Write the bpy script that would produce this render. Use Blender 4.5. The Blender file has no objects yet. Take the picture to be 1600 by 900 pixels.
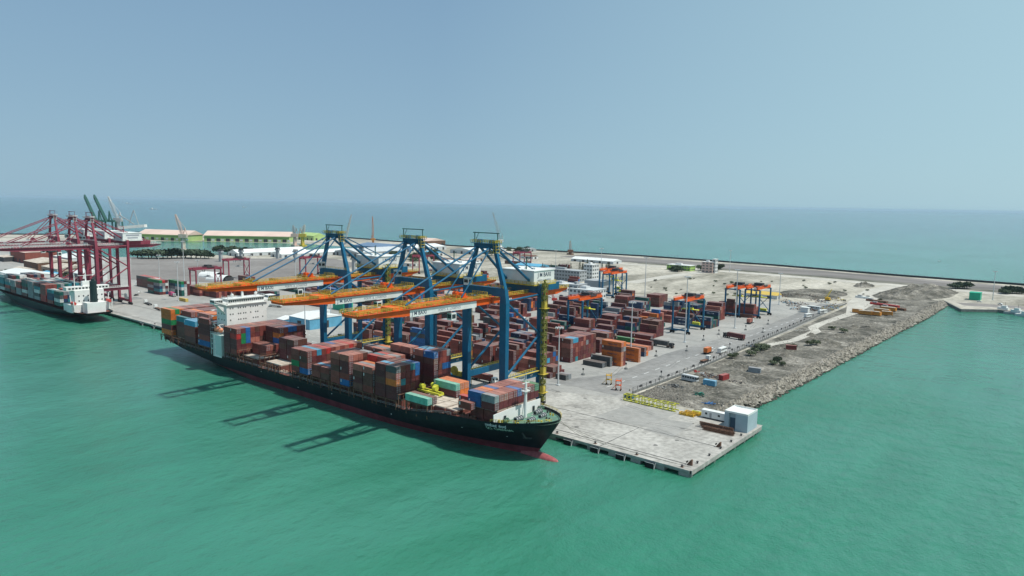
import bpy, math, random
from mathutils import Vector, Matrix
R = math.radians
random.seed(7)
sc = bpy.context.scene
COL = sc.collection

# ------------------------------------------------------------------ camera
F, HC, SLOPE = 1091.5, 318.2, 0.0153
ROLL = math.atan(SLOPE)
PITCH = math.atan((450 - HC) * math.cos(ROLL) / F)
AZ = R(129.56846)
CAM = Vector((93.7, -206.5, 88.0))
QZ = 2.3
L_ = Vector((math.cos(AZ) * math.cos(PITCH), math.sin(AZ) * math.cos(PITCH), -math.sin(PITCH)))
R_ = Vector((math.sin(AZ), -math.cos(AZ), 0))
U_ = R_.cross(L_)
CR = R_ * math.cos(ROLL) + U_ * math.sin(ROLL)
CU = -R_ * math.sin(ROLL) + U_ * math.cos(ROLL)


def ray(px, py):
    return L_ * F + CR * (px - 800) + CU * (450 - py)


def at(px, py, z=QZ):
    v = ray(px, py)
    return CAM + v * ((z - CAM.z) / v.z)


def onY(px, py, y):
    v = ray(px, py)
    return CAM + v * ((y - CAM.y) / v.y)


cd = bpy.data.cameras.new("camera")
cam = bpy.data.objects.new("camera", cd)
COL.objects.link(cam)
cd.sensor_width = 36
cd.lens = F / 1600 * 36
cd.clip_start = 1
cd.clip_end = 200000
m = Matrix((CR, CU, -L_)).transposed().to_4x4()
m.translation = CAM
cam.matrix_world = m
sc.camera = cam

# ------------------------------------------------------------------ light
SUNV = Vector((24, 8, 50)).normalized()
elev = math.asin(SUNV.z)
w = bpy.data.worlds.new("World")
sc.world = w
w.use_nodes = True
nt = w.node_tree
nt.nodes.clear()
out = nt.nodes.new("ShaderNodeOutputWorld")
bg = nt.nodes.new("ShaderNodeBackground")
sky = nt.nodes.new("ShaderNodeTexSky")
sky.sky_type = 'NISHITA'
sky.sun_disc = False
sky.sun_elevation = elev
sky.sun_rotation = math.atan2(SUNV.x, SUNV.y)
sky.air_density = 1.0
sky.dust_density = 1.0
sky.ozone_density = 1.5
BGS = 0.08
# the hazy tropical sky: Nishita blended into a pale, even haze that brightens to the horizon and to the right
gt = nt.nodes.new("ShaderNodeTexCoord")
sep = nt.nodes.new("ShaderNodeSeparateXYZ")
nt.links.new(gt.outputs["Generated"], sep.inputs[0])
gr = nt.nodes.new("ShaderNodeValToRGB")
ge = gr.color_ramp.elements
ge[0].position = 0.0
ge[0].color = (0.30, 0.475, 0.60, 1)
ge[1].position = 0.30
ge[1].color = (0.215, 0.365, 0.525, 1)
nt.links.new(sep.outputs[2], gr.inputs[0])
dt = nt.nodes.new("ShaderNodeVectorMath")
dt.operation = 'DOT_PRODUCT'
dt.inputs[1].default_value = (R_.x, R_.y, 0)
nt.links.new(gt.outputs["Generated"], dt.inputs[0])
mr0 = nt.nodes.new("ShaderNodeMapRange")
mr0.inputs[1].default_value = -0.1
mr0.inputs[2].default_value = 0.75
mr0.inputs[3].default_value = 0.0
mr0.inputs[4].default_value = 1.0
nt.links.new(dt.outputs["Value"], mr0.inputs[0])
mxr = nt.nodes.new("ShaderNodeMix")
mxr.data_type = 'RGBA'
nt.links.new(mr0.outputs[0], mxr.inputs[0])
nt.links.new(gr.outputs[0], mxr.inputs[6])
mxr.inputs[7].default_value = (0.43, 0.65, 0.73, 1)
scl = nt.nodes.new("ShaderNodeVectorMath")
scl.operation = 'SCALE'
scl.inputs["Scale"].default_value = 1 / BGS
nt.links.new(mxr.outputs[2], scl.inputs[0])
mixs = nt.nodes.new("ShaderNodeMix")
mixs.data_type = 'RGBA'
mixs.inputs[0].default_value = 0.88
nt.links.new(sky.outputs[0], mixs.inputs[6])
nt.links.new(scl.outputs[0], mixs.inputs[7])
nt.links.new(mixs.outputs[2], bg.inputs[0])
bg.inputs[1].default_value = BGS
nt.links.new(bg.outputs[0], out.inputs[0])
sl = bpy.data.lights.new("sun", 'SUN')
sl.energy = 4.3
sl.angle = R(0.6)
sl.color = (1.0, 0.955, 0.88)
so = bpy.data.objects.new("sun", sl)
COL.objects.link(so)
so.rotation_euler = SUNV.to_track_quat('Z', 'Y').to_euler()
so.location = (0, 0, 300)
sc.view_settings.view_transform = 'Standard'
sc.view_settings.look = 'None'
sc.view_settings.exposure = 0.07
sc.view_settings.gamma = 1.0
sc.view_settings.use_curve_mapping = False
sc.cycles.volume_bounces = 0
sc.cycles.max_bounces = 6


# ------------------------------------------------------------------ helpers
def s2l(c):
    c /= 255.0
    return c / 12.92 if c <= 0.04045 else ((c + 0.055) / 1.055) ** 2.4


def S(r, g, b, k=1.0):
    return (s2l(r) * k, s2l(g) * k, s2l(b) * k)


MATS = {}


def mk(name, col, rough=0.6, var=0.18, scale=0.35, metal=0.0, dirt=None, bump=0.0):
    if name in MATS:
        return MATS[name]
    ma = bpy.data.materials.new(name)
    ma.use_nodes = True
    t = ma.node_tree
    b = t.nodes["Principled BSDF"]
    b.inputs["Roughness"].default_value = rough
    b.inputs["Metallic"].default_value = metal
    b.inputs["Specular IOR Level"].default_value = 0.35
    tc = t.nodes.new("ShaderNodeTexCoord")
    n = t.nodes.new("ShaderNodeTexNoise")
    n.inputs["Scale"].default_value = scale
    n.inputs["Detail"].default_value = 6
    n.inputs["Roughness"].default_value = 0.65
    t.links.new(tc.outputs["Object"], n.inputs["Vector"])
    r = t.nodes.new("ShaderNodeValToRGB")
    r.color_ramp.elements[0].position = 0.3
    r.color_ramp.elements[1].position = 0.72
    lo = dirt if dirt else tuple(c * (1 - var) for c in col)
    hi = tuple(min(1, c * (1 + var)) for c in col)
    r.color_ramp.elements[0].color = (*lo, 1)
    r.color_ramp.elements[1].color = (*hi, 1)
    t.links.new(n.outputs[0], r.inputs[0])
    t.links.new(r.outputs[0], b.inputs["Base Color"])
    if bump:
        bp = t.nodes.new("ShaderNodeBump")
        bp.inputs["Strength"].default_value = bump
        bp.inputs["Distance"].default_value = 0.5
        t.links.new(n.outputs[0], bp.inputs["Height"])
        t.links.new(bp.outputs[0], b.inputs["Normal"])
    MATS[name] = ma
    return ma


M = {}
M['blue'] = mk("crane_blue_paint", (0.005, 0.10, 0.195), 0.42, 0.2, 0.2)
M['orange'] = mk("crane_orange_paint", (0.72, 0.105, 0.012), 0.5, 0.15, 0.25)
M['yellow'] = mk("rail_yellow_paint", (0.52, 0.40, 0.06), 0.7, 0.35, 0.6)
M['olive'] = mk("stair_tower_paint", (0.24, 0.24, 0.06), 0.8, 0.4, 0.8)
M['white'] = mk("white_paint", (0.74, 0.76, 0.74), 0.5, 0.06, 0.2, dirt=(0.62, 0.63, 0.6))
M['shipwhite'] = mk("ship_white_paint", (0.78, 0.79, 0.77), 0.45, 0.05, 0.12, dirt=(0.66, 0.66, 0.62))
M['mintwhite'] = mk("pale_mint_paint", (0.50, 0.62, 0.58), 0.5, 0.08, 0.2)
M['glass'] = mk("dark_window_glass", (0.03, 0.04, 0.045), 0.15, 0.1)
M['maroon'] = mk("crane_maroon_paint", (0.24, 0.040, 0.065), 0.6, 0.2, 0.15)
M['dkgreen'] = mk("dark_green_paint", (0.03, 0.11, 0.09), 0.6, 0.2, 0.1)
M['black'] = mk("black_rubber", (0.012, 0.012, 0.013), 0.8, 0.2)
M['dark'] = mk("dark_steel", (0.05, 0.05, 0.052), 0.7, 0.3, 0.8)
M['grey'] = mk("galvanised_steel", (0.33, 0.34, 0.34), 0.55, 0.15, 0.5)
M['ltgrey'] = mk("pale_grey_paint", (0.52, 0.54, 0.54), 0.6, 0.12, 0.3)
M['concrete'] = mk("weathered_concrete", (0.36, 0.345, 0.31), 0.9, 0.2, 0.4, bump=0.1)
M['dconcrete'] = mk("wet_stained_concrete", (0.16, 0.165, 0.16), 0.9, 0.4, 0.6)
M['tan'] = mk("tan_hatch_paint", (0.42, 0.33, 0.26), 0.8, 0.25, 0.3)
M['pale'] = mk("pale_hatch_paint", (0.55, 0.50, 0.43), 0.8, 0.18, 0.3, dirt=(0.33, 0.27, 0.21))
M['deckred'] = mk("red_oxide_deck", (0.17, 0.06, 0.045), 0.8, 0.4, 0.4)
M['deckgreen'] = mk("green_deck_paint", (0.10, 0.24, 0.17), 0.7, 0.3, 0.5, dirt=(0.10, 0.13, 0.10))
M['lime'] = mk("lime_yellow_paint", (0.56, 0.55, 0.055), 0.6, 0.2, 0.5)
M['red'] = mk("red_paint", (0.42, 0.035, 0.03), 0.5, 0.2, 0.4)
M['rust'] = mk("rusty_steel", (0.16, 0.085, 0.055), 0.9, 0.5, 0.9)
M['bark'] = mk("bark", (0.10, 0.08, 0.06), 0.9, 0.3)
M['leafd'] = mk("dark_foliage", (0.040, 0.062, 0.032), 0.8, 0.5, 0.5)
M['leaf'] = mk("dusty_foliage", (0.075, 0.095, 0.050), 0.8, 0.5, 0.5)
M['roofpink'] = mk("faded_pink_roof", (0.62, 0.47, 0.40), 0.8, 0.12, 0.03)
M['wallgreen'] = mk("lime_green_wall", (0.38, 0.52, 0.20), 0.8, 0.15, 0.05)
M['teal'] = mk("teal_shed_cladding", (0.12, 0.24, 0.29), 0.6, 0.12, 0.3)
M['sky'] = mk("light_blue_paint", (0.12, 0.36, 0.52), 0.5, 0.15, 0.3)
M['bgrey'] = mk("grey_render", (0.34, 0.36, 0.37), 0.85, 0.12, 0.1)
M['bwhite'] = mk("off_white_render", (0.62, 0.63, 0.62), 0.85, 0.1, 0.1)
M['yroof'] = mk("yellow_sheet_roof", (0.60, 0.42, 0.09), 0.6, 0.1, 0.1)
M['pink'] = mk("pale_pink_render", (0.58, 0.42, 0.36), 0.85, 0.1, 0.1)
M['bgreen'] = mk("bright_green_paint", (0.02, 0.36, 0.22), 0.6, 0.15, 0.2)
M['rope'] = mk("rope", (0.25, 0.23, 0.2), 0.9, 0.1)
M['text'] = mk("dark_lettering", (0.05, 0.07, 0.11), 0.6, 0.05)
M['textw'] = mk("white_lettering", (0.72, 0.74, 0.73), 0.6, 0.05)
M['textg'] = mk("grey_lettering", (0.32, 0.34, 0.38), 0.6, 0.05)


class MB:
    def __init__(s):
        s.v = []; s.f = []; s.mi = []

    def add(s, vs, fs, mi=0):
        n = len(s.v)
        s.v.extend(vs)
        s.f.extend([tuple(i + n for i in f) for f in fs])
        s.mi.extend([mi] * len(fs))
        return s

    def box(s, x0, x1, y0, y1, z0, z1, mi=0):
        return s.add([(x0, y0, z0), (x1, y0, z0), (x1, y1, z0), (x0, y1, z0),
                      (x0, y0, z1), (x1, y0, z1), (x1, y1, z1), (x0, y1, z1)],
                     [(3, 2, 1, 0), (4, 5, 6, 7), (0, 1, 5, 4), (1, 2, 6, 5), (2, 3, 7, 6), (3, 0, 4, 7)], mi)

    def cbox(s, x, y, z, sx, sy, sz, mi=0, rz=0):
        c, sn = math.cos(rz), math.sin(rz)
        vs = []
        for zz in (z, z + sz):
            for dx, dy in ((-1, -1), (1, -1), (1, 1), (-1, 1)):
                a, b = dx * sx / 2, dy * sy / 2
                vs.append((x + a * c - b * sn, y + a * sn + b * c, zz))
        return s.add(vs, [(3, 2, 1, 0), (4, 5, 6, 7), (0, 1, 5, 4), (1, 2, 6, 5), (2, 3, 7, 6), (3, 0, 4, 7)], mi)

    def beam(s, p, q, w0, h0, w1=None, h1=None, mi=0, up=(0, 0, 1)):
        p = Vector(p); q = Vector(q)
        w1 = w0 if w1 is None else w1
        h1 = h0 if h1 is None else h1
        d = (q - p).normalized()
        u = Vector(up)
        if abs(d.dot(u)) > 0.9:
            u = Vector((0, 1, 0))
        sx = d.cross(u).normalized()
        sy = sx.cross(d).normalized()
        vs = []
        for c, ww, hh in ((p, w0, h0), (q, w1, h1)):
            for a, b in ((-1, -1), (1, -1), (1, 1), (-1, 1)):
                vs.append(tuple(c + sx * (a * ww / 2) + sy * (b * hh / 2)))
        return s.add(vs, [(0, 1, 2, 3), (7, 6, 5, 4), (0, 4, 5, 1), (1, 5, 6, 2), (2, 6, 7, 3), (3, 7, 4, 0)], mi)

    def tube(s, p, q, r0, r1=None, n=8, mi=0):
        p = Vector(p); q = Vector(q)
        r1 = r0 if r1 is None else r1
        d = (q - p).normalized()
        u = Vector((0, 0, 1)) if abs(d.z) < 0.9 else Vector((0, 1, 0))
        sx = d.cross(u).normalized(); sy = sx.cross(d).normalized()
        vs = []
        for c, r in ((p, r0), (q, r1)):
            for i in range(n):
                a = 2 * math.pi * i / n
                vs.append(tuple(c + sx * (math.cos(a) * r) + sy * (math.sin(a) * r)))
        fs = [(i, i + n, (i + 1) % n + n, (i + 1) % n) for i in range(n)]
        fs += [tuple(range(n)), tuple(reversed(range(n, 2 * n)))]
        return s.add(vs, fs, mi)

    def prism(s, pts, z0, z1, mi=0):
        n = len(pts)
        area = sum(pts[i][0] * pts[(i + 1) % n][1] - pts[(i + 1) % n][0] * pts[i][1] for i in range(n))
        if area < 0:
            pts = list(reversed(pts))
        vs = [(x, y, z0) for x, y in pts] + [(x, y, z1) for x, y in pts]
        fs = [(i, (i + 1) % n, (i + 1) % n + n, i + n) for i in range(n)]
        fs += [tuple(reversed(range(n))), tuple(range(n, 2 * n))]
        return s.add(vs, fs, mi)

    def gable(s, x0, x1, y0, y1, z0, z1, axis='x', mi=0, over=0.0):
        x0 -= over; x1 += over; y0 -= over; y1 += over
        if axis == 'x':
            ym = (y0 + y1) / 2
            vs = [(x0, y0, z0), (x1, y0, z0), (x1, y1, z0), (x0, y1, z0), (x0, ym, z1), (x1, ym, z1)]
            fs = [(0, 1, 5, 4), (2, 3, 4, 5), (1, 2, 5), (3, 0, 4), (3, 2, 1, 0)]
        else:
            xm = (x0 + x1) / 2
            vs = [(x0, y0, z0), (x1, y0, z0), (x1, y1, z0), (x0, y1, z0), (xm, y0, z1), (xm, y1, z1)]
            fs = [(1, 2, 5, 4), (3, 0, 4, 5), (0, 1, 4), (2, 3, 5), (3, 2, 1, 0)]
        return s.add(vs, fs, mi)

    def rail(s, pts, h=1.1, post=2.5, t=0.09, mi=0, solid=False):
        for a, b in zip(pts[:-1], pts[1:]):
            a = Vector(a); b = Vector(b)
            for k in (0.5, 1.0):
                s.beam(a + Vector((0, 0, h * k)), b + Vector((0, 0, h * k)), t, t, mi=mi)
            n = max(1, int((b - a).length / post))
            for i in range(n + 1):
                c = a.lerp(b, i / n)
                s.beam(c, c + Vector((0, 0, h)), t, t, mi=mi)
        return s

    def mesh(s, name, mats):
        me = bpy.data.meshes.new(name)
        me.from_pydata(s.v, [], s.f)
        if not isinstance(mats, (list, tuple)):
            mats = [mats]
        for mm in mats:
            me.materials.append(mm)
        if len(mats) > 1:
            me.polygons.foreach_set("material_index", s.mi)
        me.update()
        return me

    def build(s, name, mats, parent=None, smooth=False, loc=None):
        me = s.mesh(name, mats)
        o = bpy.data.objects.new(name, me)
        COL.objects.link(o)
        if parent:
            o.parent = parent
        if loc:
            o.location = loc
        if smooth:
            me.polygons.foreach_set("use_smooth", [True] * len(me.polygons))
        return o


def tag(o, label, cat, group=None):
    o["label"] = label
    o["category"] = cat
    if group:
        o["group"] = group
    return o


def struct(o, kind="structure"):
    o["kind"] = kind
    return o


def thing(name, label, cat, loc=(0, 0, 0), rz=0, group=None):
    o = bpy.data.objects.new(name, None)
    o.empty_display_size = 1
    COL.objects.link(o)
    o.location = loc
    o.rotation_euler = (0, 0, rz)
    return tag(o, label, cat, group)


CH = {}


def kids(o):
    return [c for c in bpy.data.objects if c.parent == o]


def copy_tree(o, parent=None, label=None, loc=None, rz=None, tree=None):
    if tree is None:
        tree = {}
        for c in bpy.data.objects:
            if c.parent:
                tree.setdefault(c.parent.name, []).append(c)
    c = o.copy()
    COL.objects.link(c)
    c.parent = parent
    if label:
        c["label"] = label
    if loc is not None:
        c.location = loc
    if rz is not None:
        c.rotation_euler = (0, 0, rz)
    for ch in tree.get(o.name, []):
        copy_tree(ch, c, tree=tree)
    return c


def text_mesh(txt, size, extr=0.02, align='CENTER'):
    cu = bpy.data.curves.new("t", 'FONT')
    cu.body = txt
    cu.size = size
    cu.extrude = extr
    cu.offset = size * 0.008
    cu.align_x = align
    o = bpy.data.objects.new("t", cu)
    COL.objects.link(o)
    bpy.context.view_layer.update()
    dg = bpy.context.evaluated_depsgraph_get()
    me = bpy.data.meshes.new_from_object(o.evaluated_get(dg))
    bpy.data.objects.remove(o)
    return me


def text_obj(name, txt, size, loc, xdir, zdir, mat, parent=None, label=None):
    me = text_mesh(txt, size)
    me.materials.clear()
    me.materials.append(mat)
    o = bpy.data.objects.new(name, me)
    COL.objects.link(o)
    x = Vector(xdir).normalized(); z = Vector(zdir).normalized()
    mm = Matrix((x, z, x.cross(z))).transposed().to_4x4()
    mm.translation = Vector(loc)
    o.parent = parent
    o.matrix_local = mm
    return o

# ------------------------------------------------------------------ setting
def noise_mat(name, stops, scale, detail=8, rough=0.95, second=None, bump=0.2, stretch=(1, 1, 1), bdist=0.3):
    """stops: list of (pos, colour); second: (scale, amount) fine mottling"""
    ma = bpy.data.materials.new(name)
    ma.use_nodes = True
    t = ma.node_tree
    b = t.nodes["Principled BSDF"]
    b.inputs["Roughness"].default_value = rough
    b.inputs["Specular IOR Level"].default_value = 0.2
    tc = t.nodes.new("ShaderNodeTexCoord")
    mp = t.nodes.new("ShaderNodeMapping")
    mp.inputs["Scale"].default_value = stretch
    t.links.new(tc.outputs["Object"], mp.inputs[0])
    n = t.nodes.new("ShaderNodeTexNoise")
    n.inputs["Scale"].default_value = scale
    n.inputs["Detail"].default_value = detail
    n.inputs["Roughness"].default_value = 0.68
    n.inputs["Distortion"].default_value = 0.6
    t.links.new(mp.outputs[0], n.inputs["Vector"])
    r = t.nodes.new("ShaderNodeValToRGB")
    el = r.color_ramp.elements
    el[0].position, el[0].color = stops[0][0], (*stops[0][1], 1)
    el[1].position, el[1].color = stops[-1][0], (*stops[-1][1], 1)
    for p, c in stops[1:-1]:
        e = el.new(p)
        e.color = (*c, 1)
    t.links.new(n.outputs[0], r.inputs[0])
    src = r.outputs[0]
    if second:
        n2 = t.nodes.new("ShaderNodeTexNoise")
        n2.inputs["Scale"].default_value = second[0]
        n2.inputs["Detail"].default_value = 5
        t.links.new(tc.outputs["Object"], n2.inputs["Vector"])
        mr = t.nodes.new("ShaderNodeMapRange")
        mr.inputs[1].default_value = 0.3
        mr.inputs[2].default_value = 0.7
        mr.inputs[3].default_value = 1 - second[1]
        mr.inputs[4].default_value = 1 + second[1]
        t.links.new(n2.outputs[0], mr.inputs[0])
        mx = t.nodes.new("ShaderNodeVectorMath")
        mx.operation = 'SCALE'
        t.links.new(src, mx.inputs[0])
        t.links.new(mr.outputs[0], mx.inputs["Scale"])
        src = mx.outputs[0]
        hs = n2.outputs[0]
    else:
        hs = n.outputs[0]
    t.links.new(src, b.inputs["Base Color"])
    if bump:
        bp = t.nodes.new("ShaderNodeBump")
        bp.inputs["Strength"].default_value = bump
        bp.inputs["Distance"].default_value = bdist
        t.links.new(hs, bp.inputs["Height"])
        t.links.new(bp.outputs[0], b.inputs["Normal"])
    return ma


# water
wm = bpy.data.materials.new("sea_water")
wm.use_nodes = True
t = wm.node_tree
b = t.nodes["Principled BSDF"]
b.inputs["Roughness"].default_value = 0.12
b.inputs["IOR"].default_value = 1.33
b.inputs["Specular IOR Level"].default_value = 0.5
tc = t.nodes.new("ShaderNodeTexCoord")
b.subsurface_method = 'BURLEY'
b.inputs["Subsurface Weight"].default_value = 1.0
b.inputs["Subsurface Radius"].default_value = (0.5, 1.0, 0.8)
b.inputs["Subsurface Scale"].default_value = 2.2
def wnoise(scale, detail, st, dist=1.0):
    mp_ = t.nodes.new("ShaderNodeMapping")
    mp_.inputs["Scale"].default_value = st
    mp_.inputs["Rotation"].default_value = (0, 0, 0.75)
    t.links.new(tc.outputs["Object"], mp_.inputs[0])
    n_ = t.nodes.new("ShaderNodeTexNoise")
    n_.inputs["Scale"].default_value = scale
    n_.inputs["Detail"].default_value = detail
    n_.inputs["Distortion"].default_value = dist
    t.links.new(mp_.outputs[0], n_.inputs["Vector"])
    return n_.outputs[0]
r1 = t.nodes.new("ShaderNodeValToRGB")
r1.color_ramp.elements[0].position = 0.36
r1.color_ramp.elements[0].color = (0.021, 0.158, 0.090, 1)
r1.color_ramp.elements[1].position = 0.66
r1.color_ramp.elements[1].color = (0.056, 0.212, 0.160, 1)
t.links.new(wnoise(0.0042, 6, (1, 0.5, 1)), r1.inputs[0])
# silt clears offshore; sky blue reflected at grazing angles is coloured in too
ln = t.nodes.new("ShaderNodeVectorMath"); ln.operation = 'LENGTH'
t.links.new(tc.outputs["Object"], ln.inputs[0])
mr_ = t.nodes.new("ShaderNodeMapRange")
mr_.interpolation_type = 'SMOOTHSTEP'
mr_.inputs[1].default_value = 100; mr_.inputs[2].default_value = 4200
t.links.new(ln.outputs["Value"], mr_.inputs[0])
mxw = t.nodes.new("ShaderNodeMix"); mxw.data_type = 'RGBA'
t.links.new(mr_.outputs[0], mxw.inputs[0]); t.links.new(r1.outputs[0], mxw.inputs[6])
mxw.inputs[7].default_value = (0.030, 0.118, 0.138, 1)
# fine wind streaks
st_ = t.nodes.new("ShaderNodeMapRange")
st_.inputs[1].default_value = 0.3; st_.inputs[2].default_value = 0.7; st_.inputs[3].default_value = 0.92; st_.inputs[4].default_value = 1.08
t.links.new(wnoise(0.085, 8, (1.0, 0.22, 1), 0.4), st_.inputs[0])
vm = t.nodes.new("ShaderNodeVectorMath"); vm.operation = 'SCALE'
t.links.new(mxw.outputs[2], vm.inputs[0]); t.links.new(st_.outputs[0], vm.inputs["Scale"])
t.links.new(vm.outputs[0], b.inputs["Base Color"])
heights = []
for sc_, st, amp in ((0.33, (1.0, 0.55, 1), 0.5), (0.09, (0.7, 1.0, 1), 0.9), (1.3, (1, 1, 1), 0.16)):
    mp = t.nodes.new("ShaderNodeMapping")
    mp.inputs["Scale"].default_value = st
    mp.inputs["Rotation"].default_value = (0, 0, 0.6)
    t.links.new(tc.outputs["Object"], mp.inputs[0])
    nn = t.nodes.new("ShaderNodeTexNoise")
    nn.inputs["Scale"].default_value = sc_
    nn.inputs["Detail"].default_value = 4
    t.links.new(mp.outputs[0], nn.inputs["Vector"])
    mu = t.nodes.new("ShaderNodeMath")
    mu.operation = 'MULTIPLY'
    mu.inputs[1].default_value = amp
    t.links.new(nn.outputs[0], mu.inputs[0])
    heights.append(mu.outputs[0])
a1 = t.nodes.new("ShaderNodeMath")
t.links.new(heights[0], a1.inputs[0]); t.links.new(heights[1], a1.inputs[1])
a2 = t.nodes.new("ShaderNodeMath")
t.links.new(a1.outputs[0], a2.inputs[0]); t.links.new(heights[2], a2.inputs[1])
bp = t.nodes.new("ShaderNodeBump")
bp.inputs["Strength"].default_value = 0.9
bp.inputs["Distance"].default_value = 1.3
t.links.new(a2.outputs[0], bp.inputs["Height"])
t.links.new(bp.outputs[0], b.inputs["Normal"])
WR = 60000
struct(MB().add([(-WR, -WR, 0), (WR, -WR, 0), (WR, WR, 0), (-WR, WR, 0)], [(0, 1, 2, 3)]).build("sea", wm))

m_sand = noise_mat("sandy_ground", [(0.30, (0.115, 0.115, 0.085)), (0.42, (0.24, 0.225, 0.185)), (0.54, (0.40, 0.375, 0.315)), (0.7, (0.50, 0.47, 0.405))],
                   0.012, second=(0.25, 0.28), bump=0.25, stretch=(1, 0.45, 1))
m_yard = noise_mat("yard_concrete", [(0.3, (0.225, 0.225, 0.212)), (0.5, (0.31, 0.305, 0.285)), (0.72, (0.40, 0.39, 0.36))],
                   0.022, second=(0.35, 0.10), bump=0.05, stretch=(0.5, 1, 1))
m_tarmac = noise_mat("old_tarmac", [(0.3, (0.17, 0.155, 0.145)), (0.7, (0.25, 0.235, 0.22))], 0.015, second=(0.2, 0.1), bump=0.03)
m_quay = noise_mat("quay_concrete", [(0.28, (0.21, 0.205, 0.19)), (0.42, (0.31, 0.30, 0.275)), (0.55, (0.375, 0.365, 0.335)), (0.74, (0.47, 0.455, 0.42))],
                   0.05, second=(0.5, 0.22), bump=0.05)
m_rub = noise_mat("rubble_ground", [(0.3, (0.04, 0.04, 0.032)), (0.44, (0.095, 0.09, 0.075)), (0.58, (0.20, 0.187, 0.16)), (0.72, (0.38, 0.355, 0.31))],
                  0.05, second=(0.6, 0.45), bump=0.6, bdist=1.0)
m_path = noise_mat("white_dust_road", [(0.3, (0.34, 0.32, 0.28)), (0.55, (0.46, 0.44, 0.39)), (0.7, (0.54, 0.52, 0.46))], 0.05, second=(0.5, 0.1), bump=0.0)

coast = [(-1400, 4), (-4, 4), (-4, 60), (-17, 64), (-19, 74), (-17, 119), (-14, 216), (-12, 330), (-8, 440), (-8, 556),
         (-9, 565), (11, 511), (36, 531), (56, 529), (110, 548), (400, 600), (900, 640), (900, 730), (400, 770), (38, 796), (-96, 806), (-273, 838), (-492, 845),
         (-743, 812), (-883, 785)] + [tuple(at(*p)[:2]) for p in ((540, 372), (455, 369), (300, 367.5), (200, 366.5), (60, 367), (-60, 366), (-200, 365))] + [(-2800, 60), (-1400, 60)]
struct(MB().prism(coast, -4, QZ).build("ground", m_sand))
Z1, Z2, Z3 = QZ + 0.03, QZ + 0.06, QZ + 0.09


def sheet(name, pts, z, mat, kind="structure"):
    n = len(pts)
    area = sum(pts[i][0] * pts[(i + 1) % n][1] - pts[(i + 1) % n][0] * pts[i][1] for i in range(n))
    if area < 0:
        pts = list(reversed(pts))
    return struct(MB().add([(x, y, z) for x, y in pts], [tuple(range(n))]).build(name, mat), kind)


sheet("yard_pavement", [(-1400, 8), (-8, 8), (-8, 62), (-62, 64), (-64, 300), (-72, 470), (-120, 450), (-150, 400), (-260, 380), (-420, 380), (-520, 330), (-900, 225), (-1400, 225)], Z1, m_yard)
sheet("yard_road", [(-64.5, 74), (-64.5, 300), (-71, 455), (-90, 455), (-84, 300), (-92, 160), (-88, 96), (-104, 62), (-66, 62)], Z2, noise_mat("yard_asphalt", [(0.3, (0.185, 0.185, 0.178)), (0.5, (0.235, 0.232, 0.222)), (0.7, (0.285, 0.28, 0.265))], 0.03, second=(0.3, 0.14), bump=0.03, stretch=(1, 0.25, 1)))
ml_ = MB()
rt_ = random.Random(77)
for i in range(60):       # tyre marks and oil stains worn into the paving
    x, y = rt_.uniform(-240, -20), rt_.uniform(9, 60)
    if i % 2:
        x, y = rt_.uniform(-93, -70), rt_.uniform(70, 420)
    L, w2, a = rt_.uniform(4, 22), rt_.uniform(.12, .3), rt_.gauss(0 if not i % 2 else 1.57, .25)
    for off in (-1.0, 1.0):
        ml_.cbox(x - math.sin(a) * off, y + math.cos(a) * off, Z2 + .035, L, w2, .004, rz=a)
for i in range(40):
    x, y = rt_.uniform(-200, -6), rt_.uniform(9, 58)
    r3 = rt_.uniform(.3, 1.3)
    ml_.prism([(x + math.cos(k) * r3 * rt_.uniform(.6, 1.2), y + math.sin(k) * r3 * rt_.uniform(.6, 1.2)) for k in [j * .8 for j in range(7)]], Z2 + .036, Z2 + .042)
struct(ml_.build("tyre_marks", mk("tyre_rubber_stain", (0.15, 0.147, 0.138), .9, .3, .4)))
sheet("tarmac_area", [tuple(at(*p)[:2]) for p in ((205, 437), (205, 404), (520, 404), (560, 412), (470, 450), (300, 440))], Z2, m_tarmac)
sheet("dock_water", [tuple(at(*p)[:2]) for p in ((15, 406), (110, 401), (240, 402), (300, 399), (480, 397), (560, 392), (560, 387), (480, 381), (300, 377), (240, 377), (110, 389), (15, 391))], Z2, wm)
# road behind the pink tower, tracks and strips of pale dust
def strip(name, pix, w_, z, mat):
    P = [at(*p) for p in pix]
    L = []; Rr = []
    for i, p in enumerate(P):
        a = P[max(0, i - 1)]; c = P[min(len(P) - 1, i + 1)]
        d = (c - a); d.z = 0; d.normalize()
        nrm = Vector((-d.y, d.x, 0))
        ww = w_[i] if isinstance(w_, (list, tuple)) else w_
        L.append((p + nrm * ww / 2)); Rr.append((p - nrm * ww / 2))
    mb = MB()
    vs = [(q.x, q.y, z) for q in L] + [(q.x, q.y, z) for q in Rr]
    n = len(P)
    mb.add(vs, [(i, i + 1, n + i + 1, n + i) for i in range(n - 1)])
    return struct(mb.build(name, mat))


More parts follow.
